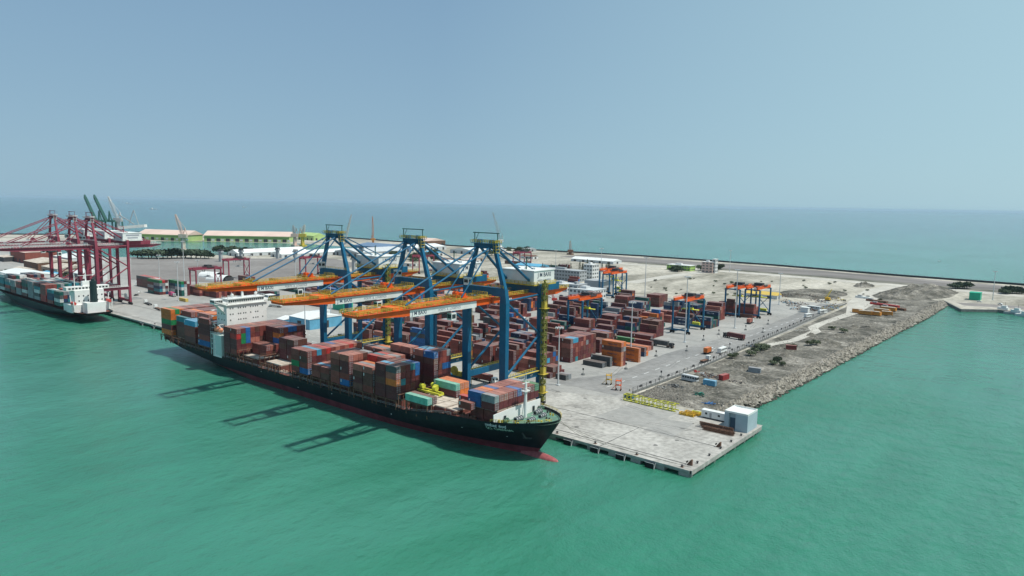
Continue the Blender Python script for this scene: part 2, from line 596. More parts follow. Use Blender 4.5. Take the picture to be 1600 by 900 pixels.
strip("dust_road", [(984, 442), (1050, 431), (1108, 424)], 17, Z2, m_path)
strip("dirt_track", [(1190, 541), (1240, 532), (1275, 518), (1270, 512), (1285, 505), (1330, 490), (1345, 474), (1372, 455), (1400, 447)], [5, 6, 7, 7, 6, 8, 22, 26, 16], Z3, m_path)
strip("coast_road", [(960, 411), (1000, 414), (1200, 429), (1400, 446), (1480, 452), (1600, 463)], 22, Z2, m_path)
strip("coast_verge", [(900, 399), (1000, 407), (1200, 421), (1400, 438), (1600, 455)], 92, Z1, noise_mat("dull_verge", [(0.3, (0.10, 0.095, 0.085)), (0.5, (0.19, 0.175, 0.165)), (0.7, (0.27, 0.25, 0.235))], 0.02, bump=0, stretch=(0.3, 1, 1)))
strip("scrub_verge", [(1000, 411), (1200, 426), (1400, 442), (1600, 459)], 20, Z2, noise_mat("scrub_verge_ground", [(0.35, (0.055, 0.06, 0.04)), (0.6, (0.20, 0.19, 0.16))], 0.03, bump=0))
strip("jetty_paving", [(1500, 475), (1540, 477), (1600, 481)], 22, Z1, m_tarmac)
sheet("rubble_strip", [(-60, 68), (-19, 66), (-19, 74), (-17, 119), (-14, 216), (-12, 330), (-8, 440), (-8, 556), (-60, 600), (-68, 470), (-62, 300)], Z1, m_rub)

# quay deck slab on blocks
q = MB()
q.box(-1400, 0, 0, 8.05, QZ - 1.0, QZ + 0.02)
q.box(-8.05, 0, 8.05, 62, QZ - 1.0, QZ + 0.02)
struct(q.build("quay_deck", m_quay))
sheet("quay_apron", [(-110, 8.1), (-8.1, 8.1), (-8.1, 62), (-60, 62), (-110, 40)], Z2, m_quay)
dj = MB()
for yy in (4.9, 28.2):
    dj.box(-1390, -1.5 if yy > 5 else -1.8, yy - 0.16, yy + 0.16, QZ + 0.06, QZ + 0.10)
dj.box(-1390, -1.6, 3.0, 3.10, QZ + 0.06, QZ + 0.09)
for xx in (-35.2, -100, -165, -230):
    dj.box(xx - 0.12, xx + 0.12, 0.2, 28, QZ + 0.06, QZ + 0.09)
struct(dj.build("crane_rails", M['dark']))
kb = MB()
kb.box(-0.5, 0.25, 0.0, 62.2, QZ - 1.3, QZ + 0.18)
kb.box(-1390, -0.6, -0.25, 0.35, QZ - 0.6, QZ + 0.12)
struct(kb.build("quay_kerb", m_quay))
pc = MB()
for i in range(26):
    x = -2.6 - i * 9.0
    if random.random() < 0.85:
        pc.box(x - 1.9, x + 1.9, 0.12, 4.5, -3, QZ - 1.02)
for i in range(7):
    y = 1.2 + i * 9
    pc.box(-3.0, -0.2, y - 0.7, y + 0.7, -3, QZ - 1.32)
    pc.box(-3.0, -0.6, y + 3.6, y + 4.2, -3, QZ - 1.32)
struct(pc.build("quay_piles", M['concrete']))
sheet("quay_patch", [tuple(at(*p)[:2]) for p in ((985, 632), (1058, 645), (1012, 668), (925, 652))], Z2 + 0.03, m_yard)
sheet("quay_patch", [tuple(at(*p)[:2]) for p in ((1040, 655), (1085, 662), (1050, 684), (1005, 672))], Z2 + 0.03, m_yard)
mb = MB()
for i in range(16):
    a = at(1195 + i * 4.5, 515.5 + (i % 3) * .4); mb.cbox(a.x, a.y, Z2, 2.2, .5, .01, rz=.3)
for x in (-77,):
    for i in range(30):
        mb.cbox(x, 74 + i * 12, Z2, .3, 5, .01)
for y in (40, 52):
    for i in range(26):
        mb.cbox(-110 - i * 12, y, Z2, 5, .3, .01)
struct(mb.build("road_markings", M['white']))
sheet("pump_house_pad", [(-22, 47), (0, 47), (0, 64), (-22, 64)], Z3, M['concrete'])

# ------------------------------------------------------------------ rip-rap and rubble
def rocks(name, pts, mat, smin, smax, mindim=0.5, zfun=None, kind="stuff"):
    mb = MB()
    base = [(-1, 0, 0), (1, 0, 0), (0, -1, 0), (0, 1, 0), (0, 0, -1), (0, 0, 1)]
    fs = [(0, 2, 5), (2, 1, 5), (1, 3, 5), (3, 0, 5), (2, 0, 4), (1, 2, 4), (3, 1, 4), (0, 3, 4)]
    for (x, y, z) in pts:
        sz = smin + (smax - smin) * random.random() ** 2
        a = random.random() * 6.28
        vs = []
        c, sn = math.cos(a), math.sin(a)
        for bx, by, bz in base:
            k = sz * random.uniform(0.6, 1.2)
            px_, py_, pz_ = bx * k + random.uniform(-.3, .3) * sz, by * k + random.uniform(-.3, .3) * sz, bz * k * 0.7
            vs.append((x + px_ * c - py_ * sn, y + px_ * sn + py_ * c, z + pz_))
        mb.add(vs, fs)
    o = mb.build(name, mat)
    o["kind"] = kind
    return o


m_rock = noise_mat("pale_rock", [(0.3, (0.09, 0.08, 0.065)), (0.5, (0.25, 0.23, 0.19)), (0.7, (0.44, 0.40, 0.35))], 0.45, rough=0.95, bump=0)
m_rockd = noise_mat("wet_dark_rock", [(0.3, (0.035, 0.035, 0.03)), (0.7, (0.11, 0.10, 0.085))], 0.4, bump=0)
shore = [(-17, 64), (-19, 74), (-17, 119), (-14, 216), (-12, 330), (-8, 440), (-8, 556)]
sl_ = MB()
vs = []
for x, y in shore:
    vs += [(x - 2, y, QZ + 0.3), (x + 3.5, y, -0.8)]
sl_.add(vs, [(2 * i, 2 * i + 1, 2 * i + 3, 2 * i + 2) for i in range(len(shore) - 1)])
struct(sl_.build("shore_bank", m_rub))
pts = []; ptsd = []
for (x0, y0), (x1, y1) in zip(shore[:-1], shore[1:]):
    n = int(abs(y1 - y0) * 11)
    for i in range(n):
        f = random.random()
        s_ = random.random()
        x = x0 + (x1 - x0) * f - 4 + 8.6 * s_
        y = y0 + (y1 - y0) * f
        z = QZ + 0.35 - max(0, s_ - 0.35) / 0.65 * 2.7
        (ptsd if z < 0.35 else pts).append((x, y, z))
rocks("shore_rocks", pts, m_rock, 0.5, 1.9)
rocks("wet_shore_rocks", ptsd, m_rockd, 0.5, 1.2)
pts = []
for i in range(5200):
    y = 70 + 470 * random.random()
    x = random.uniform(-58, -20)
    if random.random() < 0.5 + 0.5 * math.sin(x * 0.23 + y * 0.11):
        pts.append((x, y, QZ + 0.05))
rocks("rubble_stones", pts, m_rock, 0.2, 0.75)
pts = []
for i in range(900):
    p = at(random.gauss(1030, 28), random.uniform(600, 645))
    if -60 < p.x < -24 and p.y > 66:
        pts.append((p.x, p.y, QZ + 0.1))
rocks("grey_rubble", pts, noise_mat("grey_rubble_stone", [(0.3, (0.10, 0.095, 0.08)), (0.7, (0.27, 0.25, 0.22))], 0.5, bump=0), 0.4, 1.0)


def mound(name, label, px, py, rx, ry, h, mat, seed=0, group=None):
    rr = random.Random(seed)
    c = at(px, py)
    N = 14
    mb = MB()
    vs = []
    for j in range(N + 1):
        for i in range(N + 1):
            u, v = i / N * 2 - 1, j / N * 2 - 1
            d = math.sqrt(u * u + v * v)
            z = h * max(0, 1 - d * d) * (0.6 + 0.8 * rr.random())
            vs.append((u * rx + rr.uniform(-.03, .03) * rx, v * ry, z - 0.15))
    mb.add(vs, [(j * (N + 1) + i, j * (N + 1) + i + 1, (j + 1) * (N + 1) + i + 1, (j + 1) * (N + 1) + i) for j in range(N) for i in range(N)])
    o = mb.build(name, mat, loc=(c.x, c.y, QZ))
    return struct(o, "structure")


for i in range(34):
    f = random.random()
    px = 1080 + f * 330; py = 598 - f * 108 + random.uniform(-14, 16)
    q = at(px, py)
    if -56 < q.x < -24:
        mound("rubble_hill", "", px, py, random.uniform(2, 6), random.uniform(3, 11), random.uniform(.6, 1.7), m_rub, i)
mound("spoil_hill", "", 1440, 457, 30, 70, 7, m_rub, 3)
mound("spoil_hill", "", 1400, 463, 20, 35, 5, m_rub, 4)
mound("spoil_hill", "", 1270, 459, 30, 50, 3, m_rub, 5)
mound("spoil_hill", "", 1350, 447, 10, 20, 4, m_rub, 6)

# breakwater wall along the sea side
bw = [(900, 735), (400, 775), (38, 801), (-96, 811), (-273, 843), (-492, 850), (-743, 817), (-883, 790)] + [tuple(at(*p)[:2]) for p in ((540, 371.5), (455, 368.5), (300, 367), (60, 366.5), (-60, 365.5))]
for (x0, y0), (x1, y1) in zip(bw[:-1], bw[1:]):
    mb = MB()
    mb.beam((x0, y0, 2.6), (x1, y1, 2.6), 3.0, 3.6)
    mb.beam((x0, y0 + 4, 0.9), (x1, y1 + 4, 0.9), 9, 2.6)
    mb.build("breakwater_wall", mk("dark_breakwater_stone", (0.055, 0.056, 0.058), 0.9, 0.5, 0.3))
for o in list(bpy.data.objects):
    if o.name.startswith("breakwater_wall"):
        o["group"] = "lengths of the dark breakwater wall"
        o["category"] = "wall"
        o["label"] = "length of dark stone breakwater wall facing open sea"

# ------------------------------------------------------------------ containers
CC = {'maroon': ("maroon", (0.125, 0.034, 0.036)), 'brown': ("brown", (0.135, 0.058, 0.045)), 'rust': ("rust red", (0.215, 0.055, 0.044)),
      'salmon': ("faded salmon", (0.37, 0.135, 0.10)), 'red': ("bright red", (0.42, 0.04, 0.035)), 'orange': ("orange", (0.60, 0.16, 0.035)),
      'blue': ("blue", (0.02, 0.12, 0.33)), 'navy': ("navy blue", (0.02, 0.045, 0.10)), 'sky': ("light blue", (0.06, 0.30, 0.46)),
      'green': ("green", (0.02, 0.20, 0.07)), 'dkgreen': ("dark green", (0.015, 0.10, 0.085)), 'mint': ("mint green", (0.16, 0.50, 0.38)),
      'grey': ("grey", (0.24, 0.26, 0.27)), 'dgrey': ("dark grey", (0.075, 0.08, 0.082)), 'white': ("white", (0.62, 0.64, 0.62)),
      'yellow': ("yellow", (0.62, 0.44, 0.10)), 'pink': ("pink", (0.62, 0.10, 0.25)), 'purple': ("purple", (0.10, 0.03, 0.09)),
      'teal': ("teal", (0.03, 0.20, 0.24))}
PAL = {'ship': "maroon maroon maroon maroon maroon brown brown brown rust rust rust rust salmon salmon blue grey sky maroon maroon brown orange maroon maroon".split(),
       'yard': "maroon maroon maroon maroon brown brown maroon brown rust rust rust navy navy dkgreen salmon grey blue dgrey maroon brown orange".split(),
       'dark': "maroon brown maroon maroon brown rust".split(), 'darkblue': "navy maroon navy dkgreen maroon brown grey".split(),
       'warm': "rust maroon rust rust maroon brown salmon maroon rust brown".split(), 'far': "grey teal white maroon rust grey dkgreen navy".split()}


def paint_mat(name, attr):
    ma = bpy.data.materials.new(name)
    ma.use_nodes = True
    t = ma.node_tree
    b = t.nodes["Principled BSDF"]
    b.inputs["Roughness"].default_value = 0.5
    b.inputs["Specular IOR Level"].default_value = 0.3
    if attr:
        src = t.nodes.new("ShaderNodeAttribute")
        src.attribute_name = "Col"
        c = src.outputs["Color"]
    else:
        src = t.nodes.new("ShaderNodeObjectInfo")
        c = src.outputs["Color"]
    tc = t.nodes.new("ShaderNodeTexCoord")
    geo = t.nodes.new("ShaderNodeNewGeometry")
    n = t.nodes.new("ShaderNodeTexNoise")
    n.inputs["Scale"].default_value = 0.45
    n.inputs["Detail"].default_value = 7
    n.inputs["Roughness"].default_value = 0.7
    t.links.new(geo.outputs["Position"], n.inputs["Vector"])
    mr = t.nodes.new("ShaderNodeMapRange")
    mr.inputs[1].default_value = 0.3
    mr.inputs[2].default_value = 0.75
    mr.inputs[3].default_value = 0.62
    mr.inputs[4].default_value = 1.30
    t.links.new(n.outputs[0], mr.inputs[0])
    mx = t.nodes.new("ShaderNodeVectorMath")
    mx.operation = 'SCALE'
    t.links.new(c, mx.inputs[0])
    t.links.new(mr.outputs[0], mx.inputs["Scale"])
    # upward faces are mixed towards a pale warm tone
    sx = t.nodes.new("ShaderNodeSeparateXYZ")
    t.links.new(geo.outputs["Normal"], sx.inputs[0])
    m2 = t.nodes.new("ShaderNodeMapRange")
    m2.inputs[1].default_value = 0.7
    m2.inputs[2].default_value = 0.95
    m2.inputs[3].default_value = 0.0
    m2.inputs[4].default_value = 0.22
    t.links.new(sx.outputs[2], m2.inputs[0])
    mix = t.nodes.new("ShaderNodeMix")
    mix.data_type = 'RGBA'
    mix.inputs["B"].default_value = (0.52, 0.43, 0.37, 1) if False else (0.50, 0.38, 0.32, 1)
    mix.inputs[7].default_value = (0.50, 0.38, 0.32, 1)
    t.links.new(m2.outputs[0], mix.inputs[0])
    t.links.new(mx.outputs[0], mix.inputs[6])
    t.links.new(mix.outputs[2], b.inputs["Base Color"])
    return ma


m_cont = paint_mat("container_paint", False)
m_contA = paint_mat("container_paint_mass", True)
TEU, FEU, CW, CHH = 6.06, 12.19, 2.44, 2.6


def cont_mesh(L, H):
    """origin at centre of the base, long axis x, corrugated sides, framed ends"""
    mb = MB()
    W = CW / 2
    x0, x1 = -L / 2, L / 2
    n = int(L / 0.55)
    for s_ in (-1, 1):
        prof = []
        for i in range(n):
            a = x0 + 0.16 + (L - 0.32) * i / n
            st = (L - 0.32) / n
            prof += [(a, 0.05), (a + st * .32, 0.05), (a + st * .5, 0.10), (a + st * .82, 0.10)]
        prof.append((x1 - 0.16, 0.05))
        vs = [(x, s_ * (W - d), 0.16) for x, d in prof] + [(x, s_ * (W - d), H - 0.12) for x, d in prof]
        k = len(prof)
        fs = [(i, i + 1, k + i + 1, k + i) if s_ < 0 else (i + 1, i, k + i, k + i + 1) for i in range(k - 1)]
        mb.add(vs, fs)
        mb.box(x0, x1, s_ * W - (0.12 if s_ > 0 else 0), s_ * W + (0 if s_ > 0 else 0.12), 0, 0.16)
        mb.box(x0, x1, s_ * W - (0.12 if s_ > 0 else 0), s_ * W + (0 if s_ > 0 else 0.12), H - 0.12, H)
        for xx in (x0, x1 - 0.16):
            mb.box(xx, xx + 0.16, s_ * W - (0.16 if s_ > 0 else 0), s_ * W + (0 if s_ > 0 else 0.16), 0.16, H - 0.12)
    mb.box(x0 + 0.01, x1 - 0.01, -W + 0.12, W - 0.12, 0.05, H - 0.03)
    mb.box(x1 - 0.14, x1, -W + 0.12, W - 0.12, H - 0.22, H)
    mb.box(x1 - 0.14, x1, -W + 0.12, W - 0.12, 0, 0.16)
    return mb.mesh("shipping_container", m_cont)


def door_mesh(L, H):
    mb = MB()
    W = CW / 2 - 0.17
    x = L / 2
    mb.box(x - 0.012, x + 0.02, -W, -0.03, 0.2, H - 0.25)
    mb.box(x - 0.012, x + 0.02, 0.03, W, 0.2, H - 0.25)
    for yy in (-0.78, -0.32, 0.32, 0.78):
        mb.tube((x + 0.07, yy, 0.15), (x + 0.07, yy, H - 0.15), 0.045, n=5, mi=1)
        for zz in (0.35, 1.1, H - 0.45):
            mb.box(x + 0.02, x + 0.10, yy - 0.12, yy + 0.12, zz, zz + 0.10, mi=1)
    return mb.mesh("door", [m_cont, M['ltgrey']])


CM = {(L, H): cont_mesh(L, H) for L in (TEU, FEU) for H in (CHH, 2.9)}
DM = {(L, H): door_mesh(L, H) for L in (TEU, FEU) for H in (CHH, 2.9)}
ALL = []   # dicts of every container


def block(where, xf, y0, rows, z0, pal, length=FEU, slots=1, H=CHH, pitch=2.5, gap=0.35, over=None, group=None, rnd=None, missing=0.0):
    """xf = x of the +x end; rows = tiers for each row from y0 on; slots of `length` run towards -x"""
    rr = rnd or random
    for s_ in range(slots):
        for r_, n in enumerate(rows):
            base = rr.choice(PAL[pal])
            for k in range(n):
                if missing and k == n - 1 and rr.random() < missing:
                    continue
                c = base if rr.random() < 0.35 else rr.choice(PAL[pal])
                if over and (s_, r_, k) in over:
                    c = over[(s_, r_, k)]
                elif over and (s_, r_, k - n) in over:
                    c = over[(s_, r_, k - n)]
                elif over and ('*', r_, k - n) in over:
                    c = over[('*', r_, k - n)]
                ALL.append(dict(x=xf - s_ * (length + gap) - length / 2, y=y0 + r_ * pitch + CW / 2, z=z0 + k * H, L=length, H=H, c=c,
                                where=where, row=r_, tier=k, slot=s_, ns=slots, n=n, group=group, nr=len(rows)))


SH = "containers stacked on the near container ship"
rs = random.Random(11)
Y0 = -32.3
# bays from the bow
block("bow bay", -59.3, Y0 + 2.5, [2] * 10, 16.9, 'ship', TEU, 1, group=SH, rnd=rs,
      over={(0, 0, 1): 'grey', (0, 0, 0): 'maroon', (0, 1, 1): 'salmon', (0, 2, 1): 'salmon', (0, 3, 1): 'rust', (0, 4, 1): 'rust', (0, 5, 1): 'blue', (0, 6, 1): 'rust', (0, 7, 1): 'rust', (0, 8, 1): 'rust', (0, 9, 1): 'green',
            **{(0, i, 0): 'maroon' for i in range(1, 10)}})
block("second bay from the bow", -65.8, Y0 + 2.5, [2] * 10, 16.9, 'ship', TEU, 1, group=SH, rnd=rs,
      over={(0, 0, 1): 'blue', (0, 1, 1): 'salmon', (0, 2, 1): 'orange', (0, 3, 1): 'blue', (0, 4, 1): 'salmon', (0, 5, 1): 'rust', (0, 6, 1): 'rust', (0, 7, 1): 'rust', (0, 8, 1): 'salmon', (0, 9, 1): 'grey', (0, 0, 0): 'blue'})
block("pedestal beside the bow bays", -68.1, Y0, [1], 15.9, 'ship', TEU, 1, group=SH, rnd=rs, over={(0, 0, 0): 'rust'})
block("bay behind the bow bays", -72.8, Y0 + 5.0, [1, 0, 0, 0, 0, 0], 16.0, 'ship', TEU, 1, group=SH, rnd=rs, over={(0, 0, 0): 'red'})
block("open hatch bay", -90.0, Y0, [1, 1, 0, 0, 0, 0, 2, 2, 2], 13.2, 'ship', FEU, 1, group=SH, rnd=rs,
      over={(0, 0, 0): 'mint', (0, 1, 0): 'brown', (0, 6, 1): 'mint', (0, 6, 0): 'maroon', (0, 7, 1): 'orange', (0, 8, 1): 'orange', (0, 7, 0): 'orange', (0, 8, 0): 'orange'})
block("tall bay by the yellow frame", -107.4, Y0, [5, 5, 5, 5, 5, 1, 1, 0, 6, 6, 6, 6], 12.0, 'dark', TEU, 2, group=SH, rnd=rs,
      over={(0, 0, -1): 'dgrey', (0, 1, -1): 'brown', (0, 2, -1): 'maroon', (0, 3, -1): 'teal', (0, 4, -1): 'blue', (0, 4, 3): 'blue', (0, 0, 2): 'orange', (0, 0, 3): 'salmon', (0, 1, 2): 'teal', (0, 8, -1): 'blue', (0, 11, -1): 'grey', (0, 10, 3): 'blue', (0, 11, 3): 'blue', (0, 10, 4): 'rust', (0, 9, 4): 'rust', (1, 1, -1): 'sky', (1, 8, -1): 'salmon', (1, 9, -1): 'sky', (1, 10, -1): 'sky'})
block("orange and grey topped bay", -121.6, Y0, [4, 4, 4, 5, 5, 5, 5, 0, 6, 6, 5, 5], 12.0, 'dark', TEU, 2, group=SH, rnd=rs,
      over={('*', 0, -1): 'salmon', ('*', 1, -1): 'grey', ('*', 2, -1): 'orange', ('*', 3, -1): 'rust', (1, 3, -1): 'red', (0, 4, -1): 'salmon', (1, 4, -1): 'teal', (0, 5, -1): 'grey', (1, 5, -1): 'red', (0, 6, -1): 'salmon', ('*', 8, -1): 'salmon', ('*', 9, -1): 'salmon'})
block("pink topped bay", -136.6, Y0, [5, 5, 5, 5, 5, 0, 0, 5, 5, 5, 4, 4], 12.0, 'dark', TEU, 2, group=SH, rnd=rs,
      over={('*', 0, -1): 'salmon', ('*', 1, -1): 'salmon', ('*', 2, -1): 'salmon', (0, 3, -1): 'brown', (0, 4, -1): 'grey', (0, 0, 0): 'blue', ('*', 7, -1): 'salmon', ('*', 8, -1): 'grey', ('*', 9, -1): 'orange', (0, 0, 1): 'rust'})
block("low bay amidships", -150.3, Y0, [2, 2, 2, 2, 0, 0, 0, 0, 0, 0, 3, 3], 12.2, 'dark', TEU, 2, group=SH, rnd=rs,
      over={('*', 1, -1): 'sky', ('*', 0, -1): 'rust', ('*', 2, -1): 'salmon'})
block("red topped bay amidships", -165.8, Y0, [4, 4, 4, 4, 4, 4, 4, 4, 4, 4, 4, 4], 12.0, 'warm', TEU, 2, group=SH, rnd=rs,
      over={('*', 0, -1): 'rust', ('*', 1, -1): 'rust', ('*', 2, -1): 'sky', ('*', 3, -1): 'rust', ('*', 4, -1): 'red', (0, 0, 0): 'blue', (1, 0, 0): 'rust', (1, 0, 1): 'green', (1, 7, -1): 'blue', (0, 7, -1): 'rust', ('*', 8, -1): 'salmon', ('*', 9, -1): 'red'})
block("half empty bay", -191.5, Y0, [0, 0, 0, 0, 4, 4, 4, 3, 0, 0, 0, 0], 12.0, 'dark', TEU, 2, group=SH, rnd=rs, over={('*', 7, -1): 'maroon'})
block("low bay before the bridge", -211.5, Y0, [0, 0, 0, 2, 2, 2, 5, 5, 5, 5, 5, 5], 12.0, 'warm', TEU, 2, group=SH, rnd=rs,
      over={('*', 3, -1): 'rust', (0, 7, -1): 'rust', (0, 6, -1): 'rust', (0, 8, -1): 'blue', (0, 9, -1): 'blue', (0, 6, 3): 'orange', (0, 6, 2): 'blue', (0, 7, 2): 'blue'})
block("tall bay before the bridge", -225.3, Y0, [5] * 12, 11.8, 'warm', TEU, 2, group=SH, rnd=rs,
      over={('*', 0, -1): 'rust', ('*', 1, -1): 'maroon', (0, 2, -1): 'blue', ('*', 3, -1): 'rust', (0, 1, 3): 'green', (0, 2, 3): 'blue', (0, 1, 2): 'green', (0, 2, 2): 'blue', (0, 3, 3): 'rust', (0, 0, 3): 'red'})
block("first bay behind the bridge", -252.4, Y0, [5, 4, 4, 4, 4, 5, 5, 5, 5, 5, 5, 5], 11.8, 'dark', FEU, 1, H=2.9, group=SH, rnd=rs,
      over={(0, 0, -1): 'rust', (0, 0, 0): 'blue', (0, 0, 1): 'rust', (0, 5, -1): 'sky', (0, 6, -1): 'blue', (0, 3, -1): 'navy'})
block("second bay behind the bridge", -267.6, Y0, [4, 4, 4, 5, 5, 5, 5, 5, 5, 5, 5, 5], 11.8, 'dark', FEU, 1, H=2.9, group=SH, rnd=rs,
      over={(0, 0, -1): 'sky', (0, 1, -1): 'sky', (0, 2, -1): 'sky', (0, 3, -1): 'salmon', (0, 4, -1): 'orange', (0, 0, 2): 'rust', (0, 0, 1): 'rust', (0, 5, -1): 'orange'})
block("third bay behind the bridge", -282.0, Y0, [0, 4, 5, 5, 5, 5, 5, 5, 5, 5, 5, 5], 11.8, 'dark', FEU, 1, H=2.9, group=SH, rnd=rs,
      over={(0, 1, -1): 'teal', (0, 2, -1): 'rust', (0, 3, -1): 'salmon', (0, 4, -1): 'orange'})
block("stern bay", -297.0, Y0 + 0.9, [5, 5, 5, 5, 5, 5, 5, 5, 5, 5, 5], 11.9, 'warm', FEU, 1, H=2.9, group=SH, rnd=rs,
      over={(0, 0, 4): 'orange', (0, 0, 3): 'orange', (0, 0, 2): 'green', (0, 0, 1): 'maroon', (0, 0, 0): 'orange', (0, 1, 4): 'green', (0, 1, 3): 'orange', (0, 1, 2): 'green', (0, 2, 4): 'orange', (0, 3, 4): 'salmon'})

# yard
YD = "containers stacked in the terminal yard"
ry = random.Random(23)
zq = QZ + 0.06


def yb(name, xf, y0, rows, pal='yard', length=FEU, slots=1, over=None, miss=0.0):
    block(name, xf, y0, rows, zq, pal, length, slots, group=YD, rnd=ry, pitch=2.55, over=over, missing=miss)


yb("lamp mast beside the blue crane", -98.5, 68.3, [1, 1, 0, 0], 'dark', TEU, 1, over={(0, 0, 0): 'dgrey', (0, 1, 0): 'grey'})
yb("lamp mast beside the blue crane, inner side", -106.5, 66.0, [1, 2, 2, 2, 1], 'dark', TEU, 1)
yb("end of the first yard block", -114, 66, [3, 3, 4, 4, 4, 5, 4], 'warm', TEU, 2, over={(0, 3, 2): 'sky', (0, 5, 3): 'blue', (0, 6, 2): 'blue', (0, 4, 0): 'teal'})
yb("five high block by second lamp mast", -119, 101.5, [5] * 10, 'warm', TEU, 2, over={(0, 1, 4): 'sky', (0, 2, 4): 'sky', (0, 1, 3): 'rust', (0, 2, 0): 'teal', (0, 0, 0): 'maroon', (0, 6, 3): 'grey'})
yb("dark pair in front of the orange stack", -99.5, 103.0, [1, 1], 'dark', FEU, 1, over={(0, 0, 0): 'dgrey', (0, 1, 0): 'dgrey'})
yb("two high row in front of the orange stack", -98.0, 108.2, [2, 1], 'dark', FEU, 1, over={(0, 0, 1): 'dgrey', (0, 0, 0): 'dgrey'})
yb("tall orange stack", -94, 112.8, [5, 5], 'yard', FEU, 1, over={(0, 0, 4): 'orange', (0, 0, 3): 'brown', (0, 0, 2): 'orange', (0, 0, 1): 'orange', (0, 0, 0): 'orange', (0, 1, 4): 'orange', (0, 1, 3): 'grey', (0, 1, 2): 'brown', (0, 1, 1): 'maroon', (0, 1, 0): 'rust'})
yb("low orange stack behind the tall one", -92, 128, [3], 'yard', FEU, 1, over={(0, 0, 2): 'orange', (0, 0, 1): 'orange', (0, 0, 0): 'orange'})
yb("blue and brown stack", -97, 143.5, [2, 1], 'yard', FEU, 1, over={(0, 0, 1): 'brown', (0, 0, 0): 'navy', (0, 1, 0): 'orange'})
yb("long orange row", -103, 158, [1, 1, 2], 'yard', FEU, 2, over={(0, 0, 0): 'orange', (1, 0, 0): 'orange', (0, 1, 0): 'salmon', (1, 1, 0): 'orange', (0, 2, 1): 'maroon', (1, 2, 1): 'green'})
yb("red row behind the long orange row", -112, 176, [1, 2, 2], 'warm', FEU, 2, over={(0, 0, 0): 'orange', (0, 1, 1): 'maroon'})
rows_ = {
    1: (66, [(-130, 'warm'), (-146, 'dark'), (-163, 'yard'), (-179, 'warm'), (-196, 'yard'), (-212, 'dark'), (-228, 'yard')]),
    2: (100, [(-136, 'dark'), (-152, 'darkblue'), (-168, 'warm'), (-184, 'yard'), (-200, 'dark'), (-216, 'yard'), (-232, 'warm'), (-260, 'yard')]),
    3: (134, [(-121, 'dark'), (-137, 'yard'), (-153, 'dark'), (-186, 'darkblue'), (-202, 'yard'), (-234, 'dark'), (-250, 'yard')]),
    4: (168, [(-140, 'yard'), (-156, 'dark'), (-172, 'darkblue'), (-188, 'warm'), (-220, 'yard'), (-236, 'dark'), (-268, 'yard')]),
    5: (196, [(-120, 'dark'), (-136, 'darkblue'), (-152, 'yard'), (-184, 'dark'), (-200, 'yard'), (-232, 'warm'), (-264, 'yard')]),
    6: (229, [(-136, 'yard'), (-152, 'warm'), (-168, 'darkblue'), (-184, 'darkblue'), (-216, 'dark'), (-248, 'yard'), (-280, 'yard')]),
    7: (258, [(-108, 'darkblue'), (-124, 'darkblue'), (-140, 'warm'), (-172, 'darkblue'), (-204, 'yard'), (-220, 'dark'), (-262, 'yard')]),
    8: (292, [(-118, 'warm'), (-134, 'darkblue'), (-150, 'darkblue'), (-182, 'darkblue'), (-198, 'dark'), (-230, 'yard')]),
    9: (326, [(-104, 'warm'), (-120, 'warm'), (-152, 'darkblue'), (-184, 'dark'), (-216, 'yard')]),
}
CW_ = ["zero", "nearest", "second", "third", "fourth", "fifth", "sixth", "seventh", "eighth", "ninth"]
nm = {1: "first", 2: "second", 3: "third", 4: "fourth", 5: "fifth", 6: "sixth", 7: "seventh", 8: "eighth", 9: "ninth"}
for b_, (yy, cells) in rows_.items():
    for j, (xx, pal) in enumerate(cells):
        tall = {1: 4, 2: 4, 3: 4, 4: 3, 5: 4, 6: 4, 7: 3, 8: 4, 9: 4}[b_]
        hs = [max(0, min(5, tall + ry.choice([-3, -1, -1, 0, 0, 0, 1]))) for _ in range(6)]
        if ry.random() < 0.6:
            hs.sort()
        yb("%s yard row, %s stack inland" % (nm[b_], CW_[j + 1]), xx, yy, hs, pal, TEU if ry.random() < 0.5 else FEU, 1 if True else 2)
        if ALL[-1]['L'] == TEU and ALL[-1]['where'].startswith("%s yard row, %s stack " % (nm[b_], CW_[j + 1])):
            last = ALL[-1]['where']
            yb(last + ", rear column", xx - TEU - 0.3, yy, [max(0, h - ry.choice([0, 0, 1])) for h in hs], pal, TEU, 1)
ROW = ["first", "second", "third", "fourth", "fifth", "sixth", "seventh", "eighth", "ninth", "tenth", "eleventh", "twelfth"]
# yard under and behind the far blue cranes
far = [(-225, 62, 4), (-241, 62, 4), (-257, 72, 3), (-262, 110, 3), (-290, 100, 3), (-306, 134, 3), (-322, 134, 2), (-338, 168, 3), (-300, 168, 3), (-320, 200, 3), (-354, 200, 3), (-290, 240, 3),
       (-330, 240, 3), (-370, 240, 2), (-400, 134, 3), (-416, 134, 3), (-432, 160, 3), (-400, 190, 3), (-430, 220, 2), (-380, 280, 3), (-420, 280, 3), (-350, 300, 3)]
for j, (xx, yy, tall) in enumerate(far):
    yb("%s stack of the far yard" % ROW[j] if j < 12 else "far yard stack %d" % j, xx, yy, [max(1, tall + ry.choice([-1, 0, 0, 0])) for _ in range(6)], 'yard', FEU, 1)
